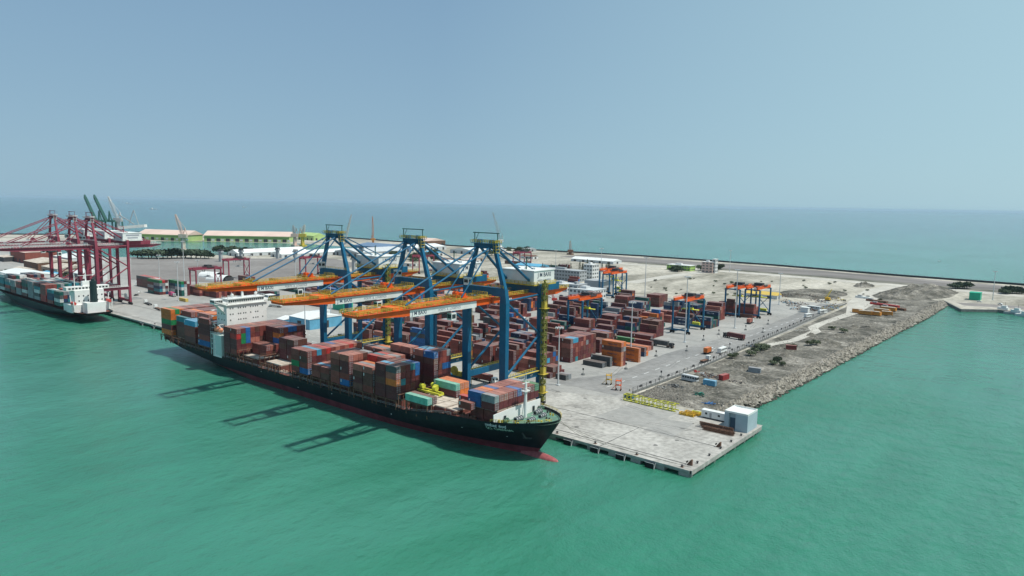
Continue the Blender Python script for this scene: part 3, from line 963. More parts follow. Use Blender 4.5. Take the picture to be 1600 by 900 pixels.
# left yard, by pixel on the ground
for nme, (px, py), rows, pal, sl2, ov in (
        ("left yard green topped stack", (250, 461), [5, 5, 5], 'far', 2, {('*', 0, -1): 'green', ('*', 0, 0): 'yellow', ('*', 0, 2): 'rust', ('*', 0, 1): 'maroon', ('*', 1, -1): 'red'}),
        ("left yard second stack", (284, 463), [5, 5, 4], 'far', 2, {('*', 0, -1): 'green', ('*', 0, 2): 'maroon', ('*', 0, 1): 'pink', ('*', 0, 0): 'pink'}),
        ("left yard purple stack", (360, 462), [3, 3, 3, 2], 'dark', 3, {('*', 0, 1): 'purple', ('*', 0, 0): 'purple', ('*', 0, 2): 'purple'}),
        ("lone yellow container by the quay road", (290, 472), [1], 'far', 1, {(0, 0, 0): 'yellow'}),
        ("yellow stack above the bridge", (462, 457), [3, 2], 'far', 2, {('*', 0, -1): 'yellow', ('*', 0, 1): 'yellow', ('*', 0, 0): 'navy'}),
        ("dark stack beyond the bridge", (425, 470), [3, 3, 3], 'darkblue', 3, None),
        ("maroon stack under the far gantry", (392, 445), [3, 3], 'dark', 2, None),
        ("long dark stack behind the green topped one", (240, 452), [4, 4, 4], 'dark', 3, {('*', 0, -1): 'dgrey', ('*', 1, -1): 'red', ('*', 2, -1): 'red'}),
        ("rust stack beside the left yard's second stack", (312, 463), [3, 3, 3, 2, 2], 'warm', 2, None),
        ("orange topped stack left of the bridge", (338, 466), [3, 3, 4, 4], 'warm', 2, {('*', 0, -1): 'orange'}),
        ("purple stack behind the bridge roof", (398, 466), [4, 4, 4, 4], 'dark', 3, {('*', 0, 1): 'purple', ('*', 1, -1): 'purple', ('*', 0, 3): 'purple'}),
        ("low row behind the farthest boom tip", (420, 452), [2, 2, 2, 1], 'far', 2, None),
        ("blue and maroon stack under the farthest boom", (522, 470), [4, 4, 3, 3], 'yard', 2, {('*', 0, -1): 'blue'}),
        ("grey and maroon stack under the farthest boom", (556, 466), [3, 4, 4, 4, 3], 'yard', 3, None),
        ("maroon stack beside the bright green tank house", (580, 478), [4, 4, 4, 3], 'dark', 2, None),
        ("stack beyond the farthest crane's legs", (608, 470), [4, 4, 4, 4], 'yard', 2, None),
        ("rust stack left of the farthest crane's legs", (500, 480), [2, 2, 2], 'warm', 2, None),
        ("low maroon row on the tarmac edge", (452, 447), [2, 2], 'dark', 3, None),
        ("white container row", (500, 458), [2, 2, 2], 'far', 3, None)):
    p = at(px, py)
    yb(nme, p.x, p.y, rows, pal, FEU, sl2, over=ov)

for j in range(95):
    px, py = ry.uniform(560, 905), ry.uniform(398, 452)
    if j > 52:
        px, py = ry.uniform(470, 620), ry.uniform(440, 474)
    q = at(px, py)
    yb("far clutter stack %d" % j, q.x, q.y, [ry.choice([0, 1, 2, 3]) for _ in range(ry.choice([2, 3, 5, 6]))], ry.choice(['yard', 'warm', 'dark', 'far']), FEU, ry.choice([1, 1, 2]))

# neighbours decide which faces show
occ = {}
for c in ALL:
    occ[(c['where'], c['slot'], c['row'], c['tier'])] = c


def vis(c):
    k = (c['where'], c['slot'], c['row'], c['tier'])
    top = (k[0], k[1], k[2], k[3] + 1) not in occ
    side = (k[0], k[1], k[2] - 1, k[3]) not in occ
    end = (k[0], k[1] - 1, k[2], k[3]) not in occ
    return top, side, end


def proj(p):
    d = p - CAM
    z = d.dot(L_)
    return 800 + F * d.dot(CR) / z, 450 - F * d.dot(CU) / z


HIDE = set()
for i, c in enumerate(ALL):
    top, side, end = vis(c)
    p = Vector((c['x'], c['y'], c['z'] + 1.3))
    d = (p - CAM).length
    px, py = proj(p)
    a = top * c['L'] * CW * (CAM.z - p.z) / d + side * c['L'] * c['H'] * abs(p.y - CAM.y) / d + end * CW * c['H'] * abs(p.x - CAM.x) / d
    # is it tucked behind the next bay (same ship, 1-2 m gap)?
    if 'behind the bridge' in c['where'] or 'stern' in c['where']:
        a *= 0.8
    if side + top == 0:
        # rough test of what hides the end face: a stack of equal height right in front
        for e in ALL:
            if e is not c and abs(e['y'] - c['y']) < 1.3 and 0 < e['x'] - c['x'] - e['L'] / 2 - c['L'] / 2 < 6.5 and e['z'] + e['H'] > c['z'] + c['H'] * 0.9 and abs((e['z']) - c['z']) < 1.4:
                a *= 0.1
                break
    if px < -30 or 'clutter' in c['where']:
        a = 0
    c['score'] = a / d / d
ALL.sort(key=lambda c: -c['score'])
IND, REST = ALL[:298], ALL[298:]
ORD = ["bottom", "second", "third", "fourth", "fifth", "sixth"]
ROW = ["first", "second", "third", "fourth", "fifth", "sixth", "seventh", "eighth", "ninth", "tenth", "eleventh", "twelfth"]
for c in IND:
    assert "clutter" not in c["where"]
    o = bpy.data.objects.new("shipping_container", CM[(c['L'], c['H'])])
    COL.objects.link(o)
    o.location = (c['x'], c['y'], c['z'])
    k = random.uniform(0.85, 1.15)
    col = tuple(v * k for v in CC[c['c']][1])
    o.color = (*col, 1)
    tier = "only" if c['n'] == 1 else ORD[c['tier']]
    half = ""
    if c['ns'] > 1:
        half = ("near half" if c['slot'] == 0 else ("far half" if c['slot'] == c['ns'] - 1 else "middle"))
    lab = "%s container, %s, %s tier, %s row" % (CC[c['c']][0], c['where'], tier, ROW[c['row']])
    if half:
        lab += ", " + half
    lab = lab.replace("yard row from the quay, stack", "yard block, stack").replace("container, lamp mast", "container by lamp mast")
    tag(o, lab, "container", c['group'])
    d = bpy.data.objects.new("door", DM[(c['L'], c['H'])])
    COL.objects.link(d)
    d.parent = o
    d.color = (*(v * random.uniform(0.9, 1.2) for v in col), 1)

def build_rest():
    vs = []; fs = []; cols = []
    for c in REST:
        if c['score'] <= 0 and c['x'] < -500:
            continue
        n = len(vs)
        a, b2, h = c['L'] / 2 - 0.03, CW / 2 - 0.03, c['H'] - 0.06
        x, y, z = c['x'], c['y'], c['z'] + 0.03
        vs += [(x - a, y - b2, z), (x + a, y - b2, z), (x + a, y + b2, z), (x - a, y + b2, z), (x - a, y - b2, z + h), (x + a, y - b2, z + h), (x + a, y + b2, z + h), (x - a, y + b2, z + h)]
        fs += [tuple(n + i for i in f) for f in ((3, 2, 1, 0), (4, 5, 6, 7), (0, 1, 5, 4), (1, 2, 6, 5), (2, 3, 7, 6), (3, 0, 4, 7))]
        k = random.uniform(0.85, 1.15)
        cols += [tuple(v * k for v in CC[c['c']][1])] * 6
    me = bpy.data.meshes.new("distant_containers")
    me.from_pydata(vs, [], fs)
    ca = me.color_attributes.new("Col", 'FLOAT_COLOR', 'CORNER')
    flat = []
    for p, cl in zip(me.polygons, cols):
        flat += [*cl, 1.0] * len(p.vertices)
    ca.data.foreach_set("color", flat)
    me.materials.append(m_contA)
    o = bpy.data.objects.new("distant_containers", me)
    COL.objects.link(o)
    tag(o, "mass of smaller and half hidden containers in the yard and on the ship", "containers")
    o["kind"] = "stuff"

# ------------------------------------------------------------------ ships
def lerp(a, b, t):
    return a + (b - a) * t


def tab(t, x):
    if x <= t[0][0]:
        return t[0][1]
    for (a, b), (c, d) in zip(t[:-1], t[1:]):
        if x <= c:
            return lerp(b, d, (x - a) / (c - a))
    return t[-1][1]


class Hull:
    """bow towards +x; x measured along the ship"""
    def __init__(s, xs, xb, rake, yc, hw, ww, deck, boot):
        s.xs, s.xb, s.rake, s.yc, s.hw, s.ww, s.deck, s.boot = xs, xb, rake, yc, hw, ww, deck, boot
        s.zt = deck[-1][1]

    def ends(s, z):
        xb = s.xb - s.rake * (1 - max(0, min(1, z / s.zt))) ** 1.25
        zz = max(0, min(1, z / 6.0))
        xs = s.xs + 42 * (1 - zz) ** 1.1
        return xs, xb

    def half(s, x, z):
        xs, xb = s.ends(z)
        t = max(0, min(1, z / 9.0))
        W = lerp(s.ww, s.hw, t ** 0.9)
        tb = max(0, min(1, z / (s.zt * 0.78)))
        Lb = lerp(85, 27, tb)
        db = max(0, min(1, (xb - x) / Lb))
        fb = math.sin(db * math.pi / 2) ** lerp(0.95, 0.52, tb)
        Ls = lerp(60, 25, t)
        ds = max(0, min(1, (x - xs) / Ls))
        fs = lerp(math.sin(ds * math.pi / 2) ** 0.7, 0.86 + 0.14 * ds, t)
        return max(0.02, W * fb * fs)

    def build(s, parent, mats):
        NU, NV = 72, 14
        mb = MB()
        us = [0.5 - 0.5 * math.cos(math.pi * i / NU) * (1 if i else 1) for i in range(NU + 1)]
        grid = {}
        for side in (-1, 1):
            vs = []
            for i, u in enumerate(us):
                xd = lerp(s.xs, s.xb, u)
                zd = tab(s.deck, xd)
                for j in range(NV + 1):
                    z = lerp(-3.0, zd, j / NV)
                    a, b = s.ends(z)
                    x = lerp(a, b, u)
                    h = s.half(x, z) if 0 < i < NU else (s.half(x, z) if i == 0 else 0.02)
                    if i == NU:
                        x = b
                    vs.append((x, s.yc + side * h, z))
            fs = []
            for i in range(NU):
                for j in range(NV):
                    a = i * (NV + 1) + j
                    q = (a, a + NV + 1, a + NV + 2, a + 1)
                    fs.append(q if side < 0 else tuple(reversed(q)))
            grid[side] = len(mb.v)
            mb.add(vs, fs)
        # transom
        a, c = grid[-1], grid[1]
        for j in range(NV):
            mb.add([], [])
            mb.f.append((c + j, a + j, a + j + 1, c + j + 1)); mb.mi.append(0)
        hull = mb.build("hull", mats[0], parent, smooth=True)
        dk = MB()
        top = []
        for i, u in enumerate(us):
            xd = lerp(s.xs, s.xb, u)
            zd = tab(s.deck, xd) - 1.0
            h = max(0.0, s.half(xd, zd + 1.0) - 0.25)
            top += [(xd, s.yc - h, zd), (xd, s.yc + h, zd)]
        for i in range(NU):
            dk.add([top[2 * i], top[2 * i + 2], top[2 * i + 3], top[2 * i + 1]], [(0, 1, 2, 3)], 1 if lerp(s.xs, s.xb, us[i]) > s.fc else 0)
        dk.build("deck", [mats[1], mats[2]], parent)
        return hull


def hull_mat(name, top, boot, zb):
    ma = bpy.data.materials.new(name)
    ma.use_nodes = True
    t = ma.node_tree
    b = t.nodes["Principled BSDF"]
    b.inputs["Roughness"].default_value = 0.5
    b.inputs["Specular IOR Level"].default_value = 0.22
    g = t.nodes.new("ShaderNodeNewGeometry")
    sx = t.nodes.new("ShaderNodeSeparateXYZ")
    t.links.new(g.outputs["Position"], sx.inputs[0])
    gt_ = t.nodes.new("ShaderNodeMath"); gt_.operation = 'GREATER_THAN'
    gt_.inputs[1].default_value = zb
    t.links.new(sx.outputs[2], gt_.inputs[0])
    mp = t.nodes.new("ShaderNodeMapping"); mp.inputs["Scale"].default_value = (0.35, 0.35, 0.05)
    t.links.new(g.outputs["Position"], mp.inputs[0])
    n = t.nodes.new("ShaderNodeTexNoise"); n.inputs["Scale"].default_value = 1.0; n.inputs["Detail"].default_value = 6
    t.links.new(mp.outputs[0], n.inputs["Vector"])
    def ramp(c, k):
        r = t.nodes.new("ShaderNodeValToRGB")
        r.color_ramp.elements[0].position = 0.35; r.color_ramp.elements[1].position = 0.75
        r.color_ramp.elements[0].color = (*c, 1); r.color_ramp.elements[1].color = (*k, 1)
        t.links.new(n.outputs[0], r.inputs[0])
        return r
    ra = ramp(boot, tuple(v * 1.6 + 0.01 for v in boot)); rb = ramp(top, tuple(v * 1.7 + 0.004 for v in top))
    mx = t.nodes.new("ShaderNodeMix"); mx.data_type = 'RGBA'
    t.links.new(gt_.outputs[0], mx.inputs[0]); t.links.new(ra.outputs[0], mx.inputs[6]); t.links.new(rb.outputs[0], mx.inputs[7])
    t.links.new(mx.outputs[2], b.inputs["Base Color"])
    return ma


deckz = [(-310, 9.4), (-290, 8.9), (-120, 8.8), (-98, 9.3), (-80, 12.2), (-62, 13.2), (-41, 14.8)]
H1 = Hull(-309.5, -41.3, 9.5, -17.3, 15.0, 11.6, deckz, 2.3)
H1.fc = -61
ship = thing("container_ship", "long black hulled container ship with red waterline stripe alongside the near quay", "ship", (0, 0, 0))
H1.build(ship, [hull_mat("black_hull_paint", (0.006, 0.009, 0.014), (0.17, 0.030, 0.040), 3.0), M['deckred'], M['deckgreen']])
bb = MB()
n = 12
vs = []
for i in range(n + 1):
    t_ = i / n
    x = -56 + 15.6 * t_
    r_ = 1.9 * math.sqrt(max(0, 1 - max(0, (t_ - 0.35) / 0.65) ** 2.2)) + 0.02
    for k in range(12):
        a = 2 * math.pi * k / 12
        vs.append((x, -17.3 + math.cos(a) * r_ * 1.05, -0.35 + math.sin(a) * r_))
bb.add(vs, [(i * 12 + k, (i + 1) * 12 + k, (i + 1) * 12 + (k + 1) % 12, i * 12 + (k + 1) % 12) for i in range(n) for k in range(12)])
bb.build("bulbous_bow", mk("pink_red_antifouling", (0.30, 0.085, 0.085), 0.6, 0.35, 0.8), ship, smooth=True)
# forecastle: white breakwater, mast, winches, rails
wb = MB()
xs_ = [(-58.9, -30.6, 3.0), (-58.3, -24, 3.7), (-57.8, -17.3, 4.0), (-58.3, -10.6, 3.8), (-58.9, -4.2, 3.4)]
for (a, y0, h0), (c, y1, h1) in zip(xs_[:-1], xs_[1:]):
    wb.add([(a, y0, 12.3), (c, y1, 12.3), (c, y1, 12.8 + h1), (a, y0, 12.8 + h0), (a - .3, y0, 12.3), (c - .3, y1, 12.3), (c - .3, y1, 12.8 + h1), (a - .3, y0, 12.8 + h0)],
           [(0, 1, 2, 3), (7, 6, 5, 4), (3, 2, 6, 7), (0, 4, 5, 1), (0, 3, 7, 4), (1, 5, 6, 2)])
wbo = wb.build("breakwater_plate", M['shipwhite'], ship)
dd = MB()
for y in (-25.4, -9.2):
    xx = -58.25
    dd.box(xx - 0.1, xx + 0.25, y - 0.45, y + 0.45, 12.35, 14.6)
dd.build("door", M['glass'], wbo)
fm = MB()
fm.tube((-55.6, -17.3, 12.4), (-55.6, -17.3, 25.5), 0.62, 0.42, 10)
fm.box(-56.5, -54.7, -18.8, -15.8, 22.2, 22.5)
fm.tube((-55.6, -17.3, 25.5), (-55.6, -17.3, 29.0), 0.16, 0.08, 6)
fm.beam((-55.6, -19.3, 25.2), (-55.6, -15.3, 25.2), 0.25, 0.25)
fm.tube((-57.2, -17.3, 12.4), (-55.8, -17.3, 22), 0.14, 0.14, 5)
fm.rail([(-56.5, -18.8, 22.5), (-54.7, -18.8, 22.5), (-54.7, -15.8, 22.5)], mi=0)
fm.build("foremast", M['shipwhite'], ship)
for i, (x, y, s_) in enumerate(((-54.5, -22.5, 1.0), (-54.5, -11.5, 1.0), (-50.5, -20.5, 0.9), (-50.5, -14, 0.9), (-56.5, -27, 0.7), (-56.5, -7, 0.7))):
    mb = MB()
    mb.box(x - 1.6 * s_, x + 1.6 * s_, y - 2.0 * s_, y + 2.0 * s_, 12.3 + .1, 12.7)
    mb.tube((x, y - 1.7 * s_, 13.6), (x, y + 1.7 * s_, 13.6), 0.55 * s_, n=10)
    for k in (-1.7, -0.6, 0.6, 1.7):
        mb.tube((x, y + k * s_, 13.6), (x, y + (k + .15) * s_, 13.6), 1.0 * s_, n=10)
    mb.box(x - 1.2 * s_, x - 0.4, y + 1.2 * s_, y + 2.4 * s_, 12.6, 14.2)
    mb.build("mooring_winch", M['grey'] if i < 4 else M['deckgreen'], ship)
for i, (x, y) in enumerate(((-47.3, -19.5), (-47.3, -15), (-52, -26.6), (-52, -8.2), (-57.6, -28.6), (-57.6, -6), (-45.6, -17.3), (-49, -24), (-49, -10.5))):
    mb = MB()
    mb.box(x - 1.0, x + 1.0, y - .45, y + .45, 12.4, 12.9)
    for k in (-.6, .6):
        mb.tube((x + k, y, 12.9), (x + k, y, 13.9), 0.32, n=8)
    mb.build("mooring_bitts", M['dark'] if i % 2 else M['yellow'], ship)
rl = MB()
for side in (-1, 1):
    pts_ = []
    for x in [-60, -56, -52, -48.5, -45.5, -43.5, -42]:
        zd = tab(deckz, x)
        pts_.append((x, -17.3 + side * (H1.half(x, zd) - 0.1), zd))
    rl.rail(pts_, h=0.9, post=2.0, t=0.10)
rl.build("bow_rail", M['yellow'], ship)
rl = MB()
for x in range(-300, -78, 3):
    for side in (-1, 1):
        zd = tab(deckz, x)
        y = -17.3 + side * (H1.half(x, zd) - 0.2)
        if side < 0:
            rl.rail([(x, y, zd), (x + 3, -17.3 + side * (H1.half(x + 3, tab(deckz, x + 3)) - .2), tab(deckz, x + 3))], h=1.0, post=3, t=0.09)
rl.build("deck_rail", M['grey'], ship)
# coamings, pedestals and lashing bridges
bays = [(-59.3, 6.1), (-65.8, 6.1), (-90, 12.2), (-107.4, 12.5), (-121.6, 12.5), (-136.6, 12.5), (-150.3, 12.5), (-165.8, 12.5), (-191.5, 12.5), (-211.5, 12.5), (-225.3, 12.5),
        (-252.4, 12.2), (-267.6, 12.2), (-282.0, 12.2), (-297, 12.2)]
for x, L in bays:
    zt = {-59.3: 16.7, -65.8: 16.7, -90: 13.0}.get(x, 11.75)
    mb = MB()
    yo = 12.2 if x < -70 else 11
    mb.box(x - L, x, -17.3 - yo, -17.3 + yo, tab(deckz, x) - 1.0, zt - 0.6)
    k = 0
    while k < 4:
        y0 = -17.3 - yo + k * yo / 2 + 0.15
        mb.box(x - L + 0.1, x - 0.1, y0, y0 + yo / 2 - 0.3, zt - 0.6, zt, 1)
        k += 1
    mb.build("hatch_cover", [M['deckred'], M['pale'] if x in (-90, -191.5, -211.5) else M['tan']], ship)
    if x < -70:
        mb = MB()
        for xx in (x - 0.4, x - L / 2, x - L + 0.4):
            for yy in (Y0 + 0.25, Y0 + 2.3):
                mb.box(xx - 0.22, xx + 0.22, yy - 0.2, yy + 0.2, 8.0, zt)
            mb.beam((xx, Y0 + 0.25, 9.0), (xx, Y0 + 2.3, 11.4), 0.18, 0.18)
        mb.box(x - L, x, Y0 + 0.1, Y0 + 0.35, zt - 0.5, zt - 0.1)
        mb.build("container_pedestal", M['rust'], ship)
for x in (-78.5, -84.5):
    mb = MB()
    mb.box(x - 5.2, x + 0.2, -29.0, -6.0, 10.8, 12.6)
    for k in range(3):
        mb.box(x - 5.1, x + 0.1, -29 + k * 7.7 + .15, -29 + (k + 1) * 7.7 - .2, 12.6, 13.0, 1)
    mb.build("hatch_cover", [M['deckred'], M['pale']], ship)
for x in (-106.4, -120.9, -135.8, -149.9, -163.8, -180, -205.0, -225.0 + .9, -251.2, -265.9, -280.5, -295.5):
    mb = MB()
    for y in [Y0 + 0.3 + 2.5 * k for k in range(13)]:
        mb.box(x - 0.12, x + 0.12, y - 0.12, y + 0.12, 8.0, 14.4)
    mb.box(x - 0.4, x + 0.4, Y0, -2.4, 14.2, 14.4)
    for z in (14.95, 15.4):
        mb.beam((x, Y0, z), (x, -2.4, z), 0.08, 0.08)
    mb.build("lashing_bridge", M['rust'], ship)
for k, (x, z) in enumerate(((-190, 9.0), (-176, 9.0), (-86, 10.0), (-78, 12.3))):
    mb = MB()
    for j in range(9):
        mb.box(x + j * 1.3, x + j * 1.3 + 0.7, -30.6 + 0.5 * (j % 3), -29.6, z, z + 0.8 + 0.4 * (j % 2))
    mb.tube((x, -31, z + .5), (x + 11, -31, z + .5), 0.2)
    mb.build("deck_piping", M['rust'] if k > 1 else M['tan'], ship)
# superstructure
hs = MB()
hs.box(-251, -241, -28.6, -6.2, 8, 34.4)
hs.box(-249, -240.6, -32.3, -2.3, 8, 19.3)
hs.box(-256, -251, -25, -10, 8, 31)
for z in (22, 25, 28, 31):
    hs.box(-253, -251, -31, -3.6, z, z + 0.2)
hso = hs.build("superstructure", M['shipwhite'], ship)
bd = MB()
bd.box(-250, -240.3, -29.2, -5.6, 34.4, 34.8)
bd.box(-247.5, -241.6, -27.5, -7.2, 34.8, 37.3)
bd.add([(-246, -34.2, 36.6), (-241.4, -34.2, 36.6), (-241.4, -28.5, 34.4), (-246, -28.5, 34.4), (-246, -34.2, 37.0), (-241.4, -34.2, 37.0), (-241.4, -28.5, 35.4), (-246, -28.5, 35.4)],
       [(0, 1, 2, 3), (7, 6, 5, 4), (0, 4, 5, 1), (1, 5, 6, 2), (2, 6, 7, 3), (3, 7, 4, 0)])
bd.box(-246.5, -241.6, -34.4, -27.5, 35.3, 35.6)
bd.box(-246.5, -241.6, -7.2, -0.4, 35.3, 35.6)
bd.box(-246.5, -241.9, -34.4, -27.5, 35.6, 36.2)
bd.box(-246.5, -241.9, -7.2, -0.4, 35.6, 36.2)
bd.box(-246.5, -241.6, -34.5, -30.0, 37.3, 37.6)
bd.box(-246.5, -241.6, -4.7, -0.3, 37.3, 37.6)
bd.box(-247.8, -241.2, -27.9, -6.8, 37.3, 37.6)
for yy in (-34.4, -30.2, -4.6, -0.6):
    bd.box(-246.4, -246.2, yy, yy + .2, 36.2, 37.3); bd.box(-241.9, -241.7, yy, yy + .2, 36.2, 37.3)
for s_ in (-1, 1):   # sloped gusset under each wing
    y0, y1 = (-28.6, -33.6) if s_ < 0 else (-6.2, -1.2)
    bd.add([(-242.0, y0, 30.0), (-242.0, y0, 35.3), (-242.0, y1, 35.3), (-245.6, y0, 30.0), (-245.6, y0, 35.3), (-245.6, y1, 35.3)],
           [(0, 1, 2), (5, 4, 3), (0, 3, 4, 1), (1, 4, 5, 2), (2, 5, 3, 0)])
bdo = bd.build("bridge", M['shipwhite'], ship)
gl = MB()
for k in range(17):
    y = -27.1 + k * 1.17
    gl.box(-241.58, -241.5, y, y + 0.85, 35.7, 36.8)
for k in range(4):
    gl.box(-241.85, -241.55, -34.0 + k * 1.0, -33.3 + k * 1.0, 36.25, 37.2)
    gl.box(-241.85, -241.55, -4.2 + k * 1.0, -3.5 + k * 1.0, 36.25, 37.2)
    gl.box(-246.2 + k * 1.1, -245.4 + k * 1.1, -34.45, -34.35, 36.25, 37.2)
gl.build("window", M['glass'], bdo)
pw = MB()
rw = random.Random(3)
for z in (32.4, 29.4, 26.4, 23.4):
    for y in (-26.6, -25.2, -22.2, -21.0, -19.4, -18.2, -15.4, -14.0, -12.6, -11.4, -8.6):
        if z > 32 or rw.random() < 0.75:
            pw.box(-240.99, -240.93, y - 0.28, y + 0.28, z, z + 0.65)
for z in (32.4, 29.4, 26.4, 23.4):
    for x in (-249, -246, -243.5):
        pw.box(x - 0.3, x + 0.3, -28.68, -28.59, z, z + 0.65)
pw.build("window", M['glass'], hso)
rm = MB()
rm.rail([(-247.6, -27.6, 37.6), (-241.4, -27.6, 37.6), (-241.4, -7.0, 37.6), (-247.6, -7.0, 37.6)], t=0.08)
rm.rail([(-240.6, -28.9, 34.8), (-240.6, -5.9, 34.8)], t=0.08)
rm.tube((-245.5, -17.3, 37.6), (-245.5, -17.3, 44.5), 0.75, 0.25, 8)
rm.box(-246.6, -244.4, -18.8, -15.8, 41.2, 41.4)
rm.beam((-245.5, -20.0, 43.4), (-245.5, -14.6, 43.4), 0.25, 0.5)
rm.tube((-244, -24, 37.6), (-244, -24, 40.6), 0.1, n=5)
rm.tube((-244, -10.5, 37.6), (-244, -10.5, 41.6), 0.1, n=5)
rm.build("radar_mast", M['shipwhite'], ship)
for y in (-23.5, -10.2):
    dm = MB()
    for k in range(5):
        a0, a1 = k * math.pi / 5, (k + 1) * math.pi / 5
        dm.tube((-244.5, y, 39.0 - math.cos(a0) * .9), (-244.5, y, 39.0 - math.cos(a1) * .9), max(.02, math.sin(a0) * .9), max(.02, math.sin(a1) * .9), 10)
    dm.build("radar_dome", M['shipwhite'], ship, smooth=True)
cs = MB()     # side house with open galleries on the near side
cs.box(-249.2 + 3.4, -239.7, -32.6, -30.0, 9.2, 19.5)
for z in (11.6, 14.2, 16.8, 19.3):
    cs.box(-250.6, -245.8, -32.6, -29.5, z, z + 0.25)
for x in (-250.5, -248.2):
    cs.box(x, x + 0.25, -32.6, -32.3, 8.6, 19.5)
cs.rail([(-250.6, -32.5, 19.5), (-239.8, -32.5, 19.5)], t=0.1)
cs.build("side_house", M['mintwhite'], ship)
lb = MB()
for (x0, x1, r0, r1) in ((-249.6, -248.4, .3, 1.25), (-248.4, -243.4, 1.25, 1.3), (-243.4, -242.2, 1.3, .3)):
    lb.tube((x0, -30.6, 21.8), (x1, -30.6, 21.8), r0, r1, 10)
lb.box(-247.5, -245.8, -31.3, -29.9, 22.8, 23.5)
lb.build("lifeboat", mk("faded_lifeboat_orange", (0.62, 0.24, 0.13), 0.6, 0.1), ship)
dv = MB()
for x in (-248.6, -243.2):
    dv.beam((x, -28.4, 19.5), (x, -31.9, 24.6), 0.35, 0.5)
    dv.beam((x, -28.4, 24.6), (x, -31.9, 24.6), 0.3, 0.3)
dv.build("davit", M['shipwhite'], ship)
fn = MB()
fn.box(-257.5, -252.6, -20.6, -14, 8, 30)
fn.build("funnel", M['shipwhite'], ship)


def hull_text(hull, txt, size, x, z, mat, parent, name):
    me = text_mesh(txt, size, 0.0, 'LEFT')
    me.materials.clear(); me.materials.append(mat)
    for v in me.vertices:
        X = x + v.co.x * 0.98; Z = z + v.co.y
        v.co = (X, hull.yc - hull.half(X, Z) - 0.07, Z)
    o = bpy.data.objects.new(name, me)
    COL.objects.link(o)
    o.parent = parent
    return o


hull_text(H1, "SCI  CHENNAI", 1.45, -62.0, 10.3, M['textw'], ship, "ship_name")
hull_text(H1, "\u090f\u0938\u0938\u0940\u0906\u0908  \u091a\u0947\u0928\u094d\u0928\u0908", 1.2, -62.0, 11.7, M['textw'], ship, "ship_name")
hm = MB()
for x, z in ((-150, 6.3), (-176, 4.2), (-112, 5.2), (-205, 6.8), (-58, 7.0), (-74, 8.2)):
    h = H1.half(x, z)
    hm.box(x, x + 0.5, H1.yc - h - 0.12, H1.yc - h, z, z + 1.3)
hm.build("draught_mark", M['textw'], ship)
an = MB()
for x in (-50.5,):
    h = H1.half(x, 8.2)
    an.beam((x - 1.3, H1.yc - h - .5, 7.6), (x + 1.3, H1.yc - H1.half(x + 1.3, 7.6) - .5, 7.6), .5, .5)
    an.beam((x, H1.yc - h - .5, 7.6), (x, H1.yc - H1.half(x, 10) - .4, 10.0), .4, .4)
an.build("anchor", M['dark'], ship)

# second ship at the far berth (stern towards us)
ship2 = thing("container_ship", "smaller dark green container ship at the far berth with white bridge at its stern", "ship", (0, 0, 0))
# mirrored: local bow is at +x, so turn it round with a rotation of 180 degrees
hx = Hull(-104, 104, 9.0, 0, 13.5, 11.5, [(-104, 7.4), (-80, 7.2), (60, 7.4), (104, 11)], 0.8)
hx.fc = 82
hx.build(ship2, [hull_mat("dark_teal_hull_paint", (0.008, 0.016, 0.020), (0.12, 0.03, 0.03), 0.6), M['deckred'], M['deckred']])
sh = MB()
sh.box(-90, -74, -12.5, 12.5, 6.5, 12)
sh.box(-88, -78, -9.5, 9.5, 12, 22)
sh.box(-86, -79.5, -14, 14, 22, 24.5)
sh.box(-100, -91, -6, 6, 6.5, 14)
sh.box(-84.5, -81.5, -3, 3, 24.5, 28)
sh.tube((-82, 0, 28), (-82, 0, 36), 0.5, 0.2)
sh.beam((-82, -5, 32), (-82, 5, 32), 0.3, 0.3)
sh.tube((-84, 8, 24), (-84, 8, 34), 0.3, 0.2)
for y in (-12, 12):
    sh.beam((-88, y, 12), (-88, y * 1.05, 19), .5, .5); sh.beam((-94, y, 8), (-94, y * 1.05, 15), .5, .5)
sh.build("superstructure", M['shipwhite'], ship2)
wg = MB()
for k in range(12):
    wg.box(-86.1, -86.0, -13 + k * 2.2, -11.6 + k * 2.2, 22.8, 23.9)
for k in range(6):
    wg.box(-88.1, -88.0, -8.5 + k * 3, -7.7 + k * 3, 14, 15); wg.box(-88.1, -88.0, -8.5 + k * 3, -7.7 + k * 3, 17.5, 18.5)
wg.build("window", M['glass'], ship2)
fu = MB(); fu.tube((-95.5, 0, 12), (-95.5, 0, 29), 2.5, 2.2, 12); fu.tube((-95.5, 0, 29), (-95.5, 0, 30.5), 1.3, 1.1, 8)
fu.build("funnel", mk("black_green_funnel", (0.012, 0.03, 0.03), 0.5), ship2)
for s_ in (-1, 1):
    lf = MB(); lf.tube((-93.5, s_ * 11.5, 13.5), (-88.0, s_ * 11.5, 13.5), 1.1, 1.1, 10)
    lf.build("lifeboat", mk("lifeboat_red", (0.55, 0.06, 0.05), 0.5), ship2)
ship2.location = (-545, -16.5, 0)
ship2.rotation_euler = (0, 0, math.pi)
r2 = random.Random(5)
bay_n = 0
G2 = "container stacks on the far ship"
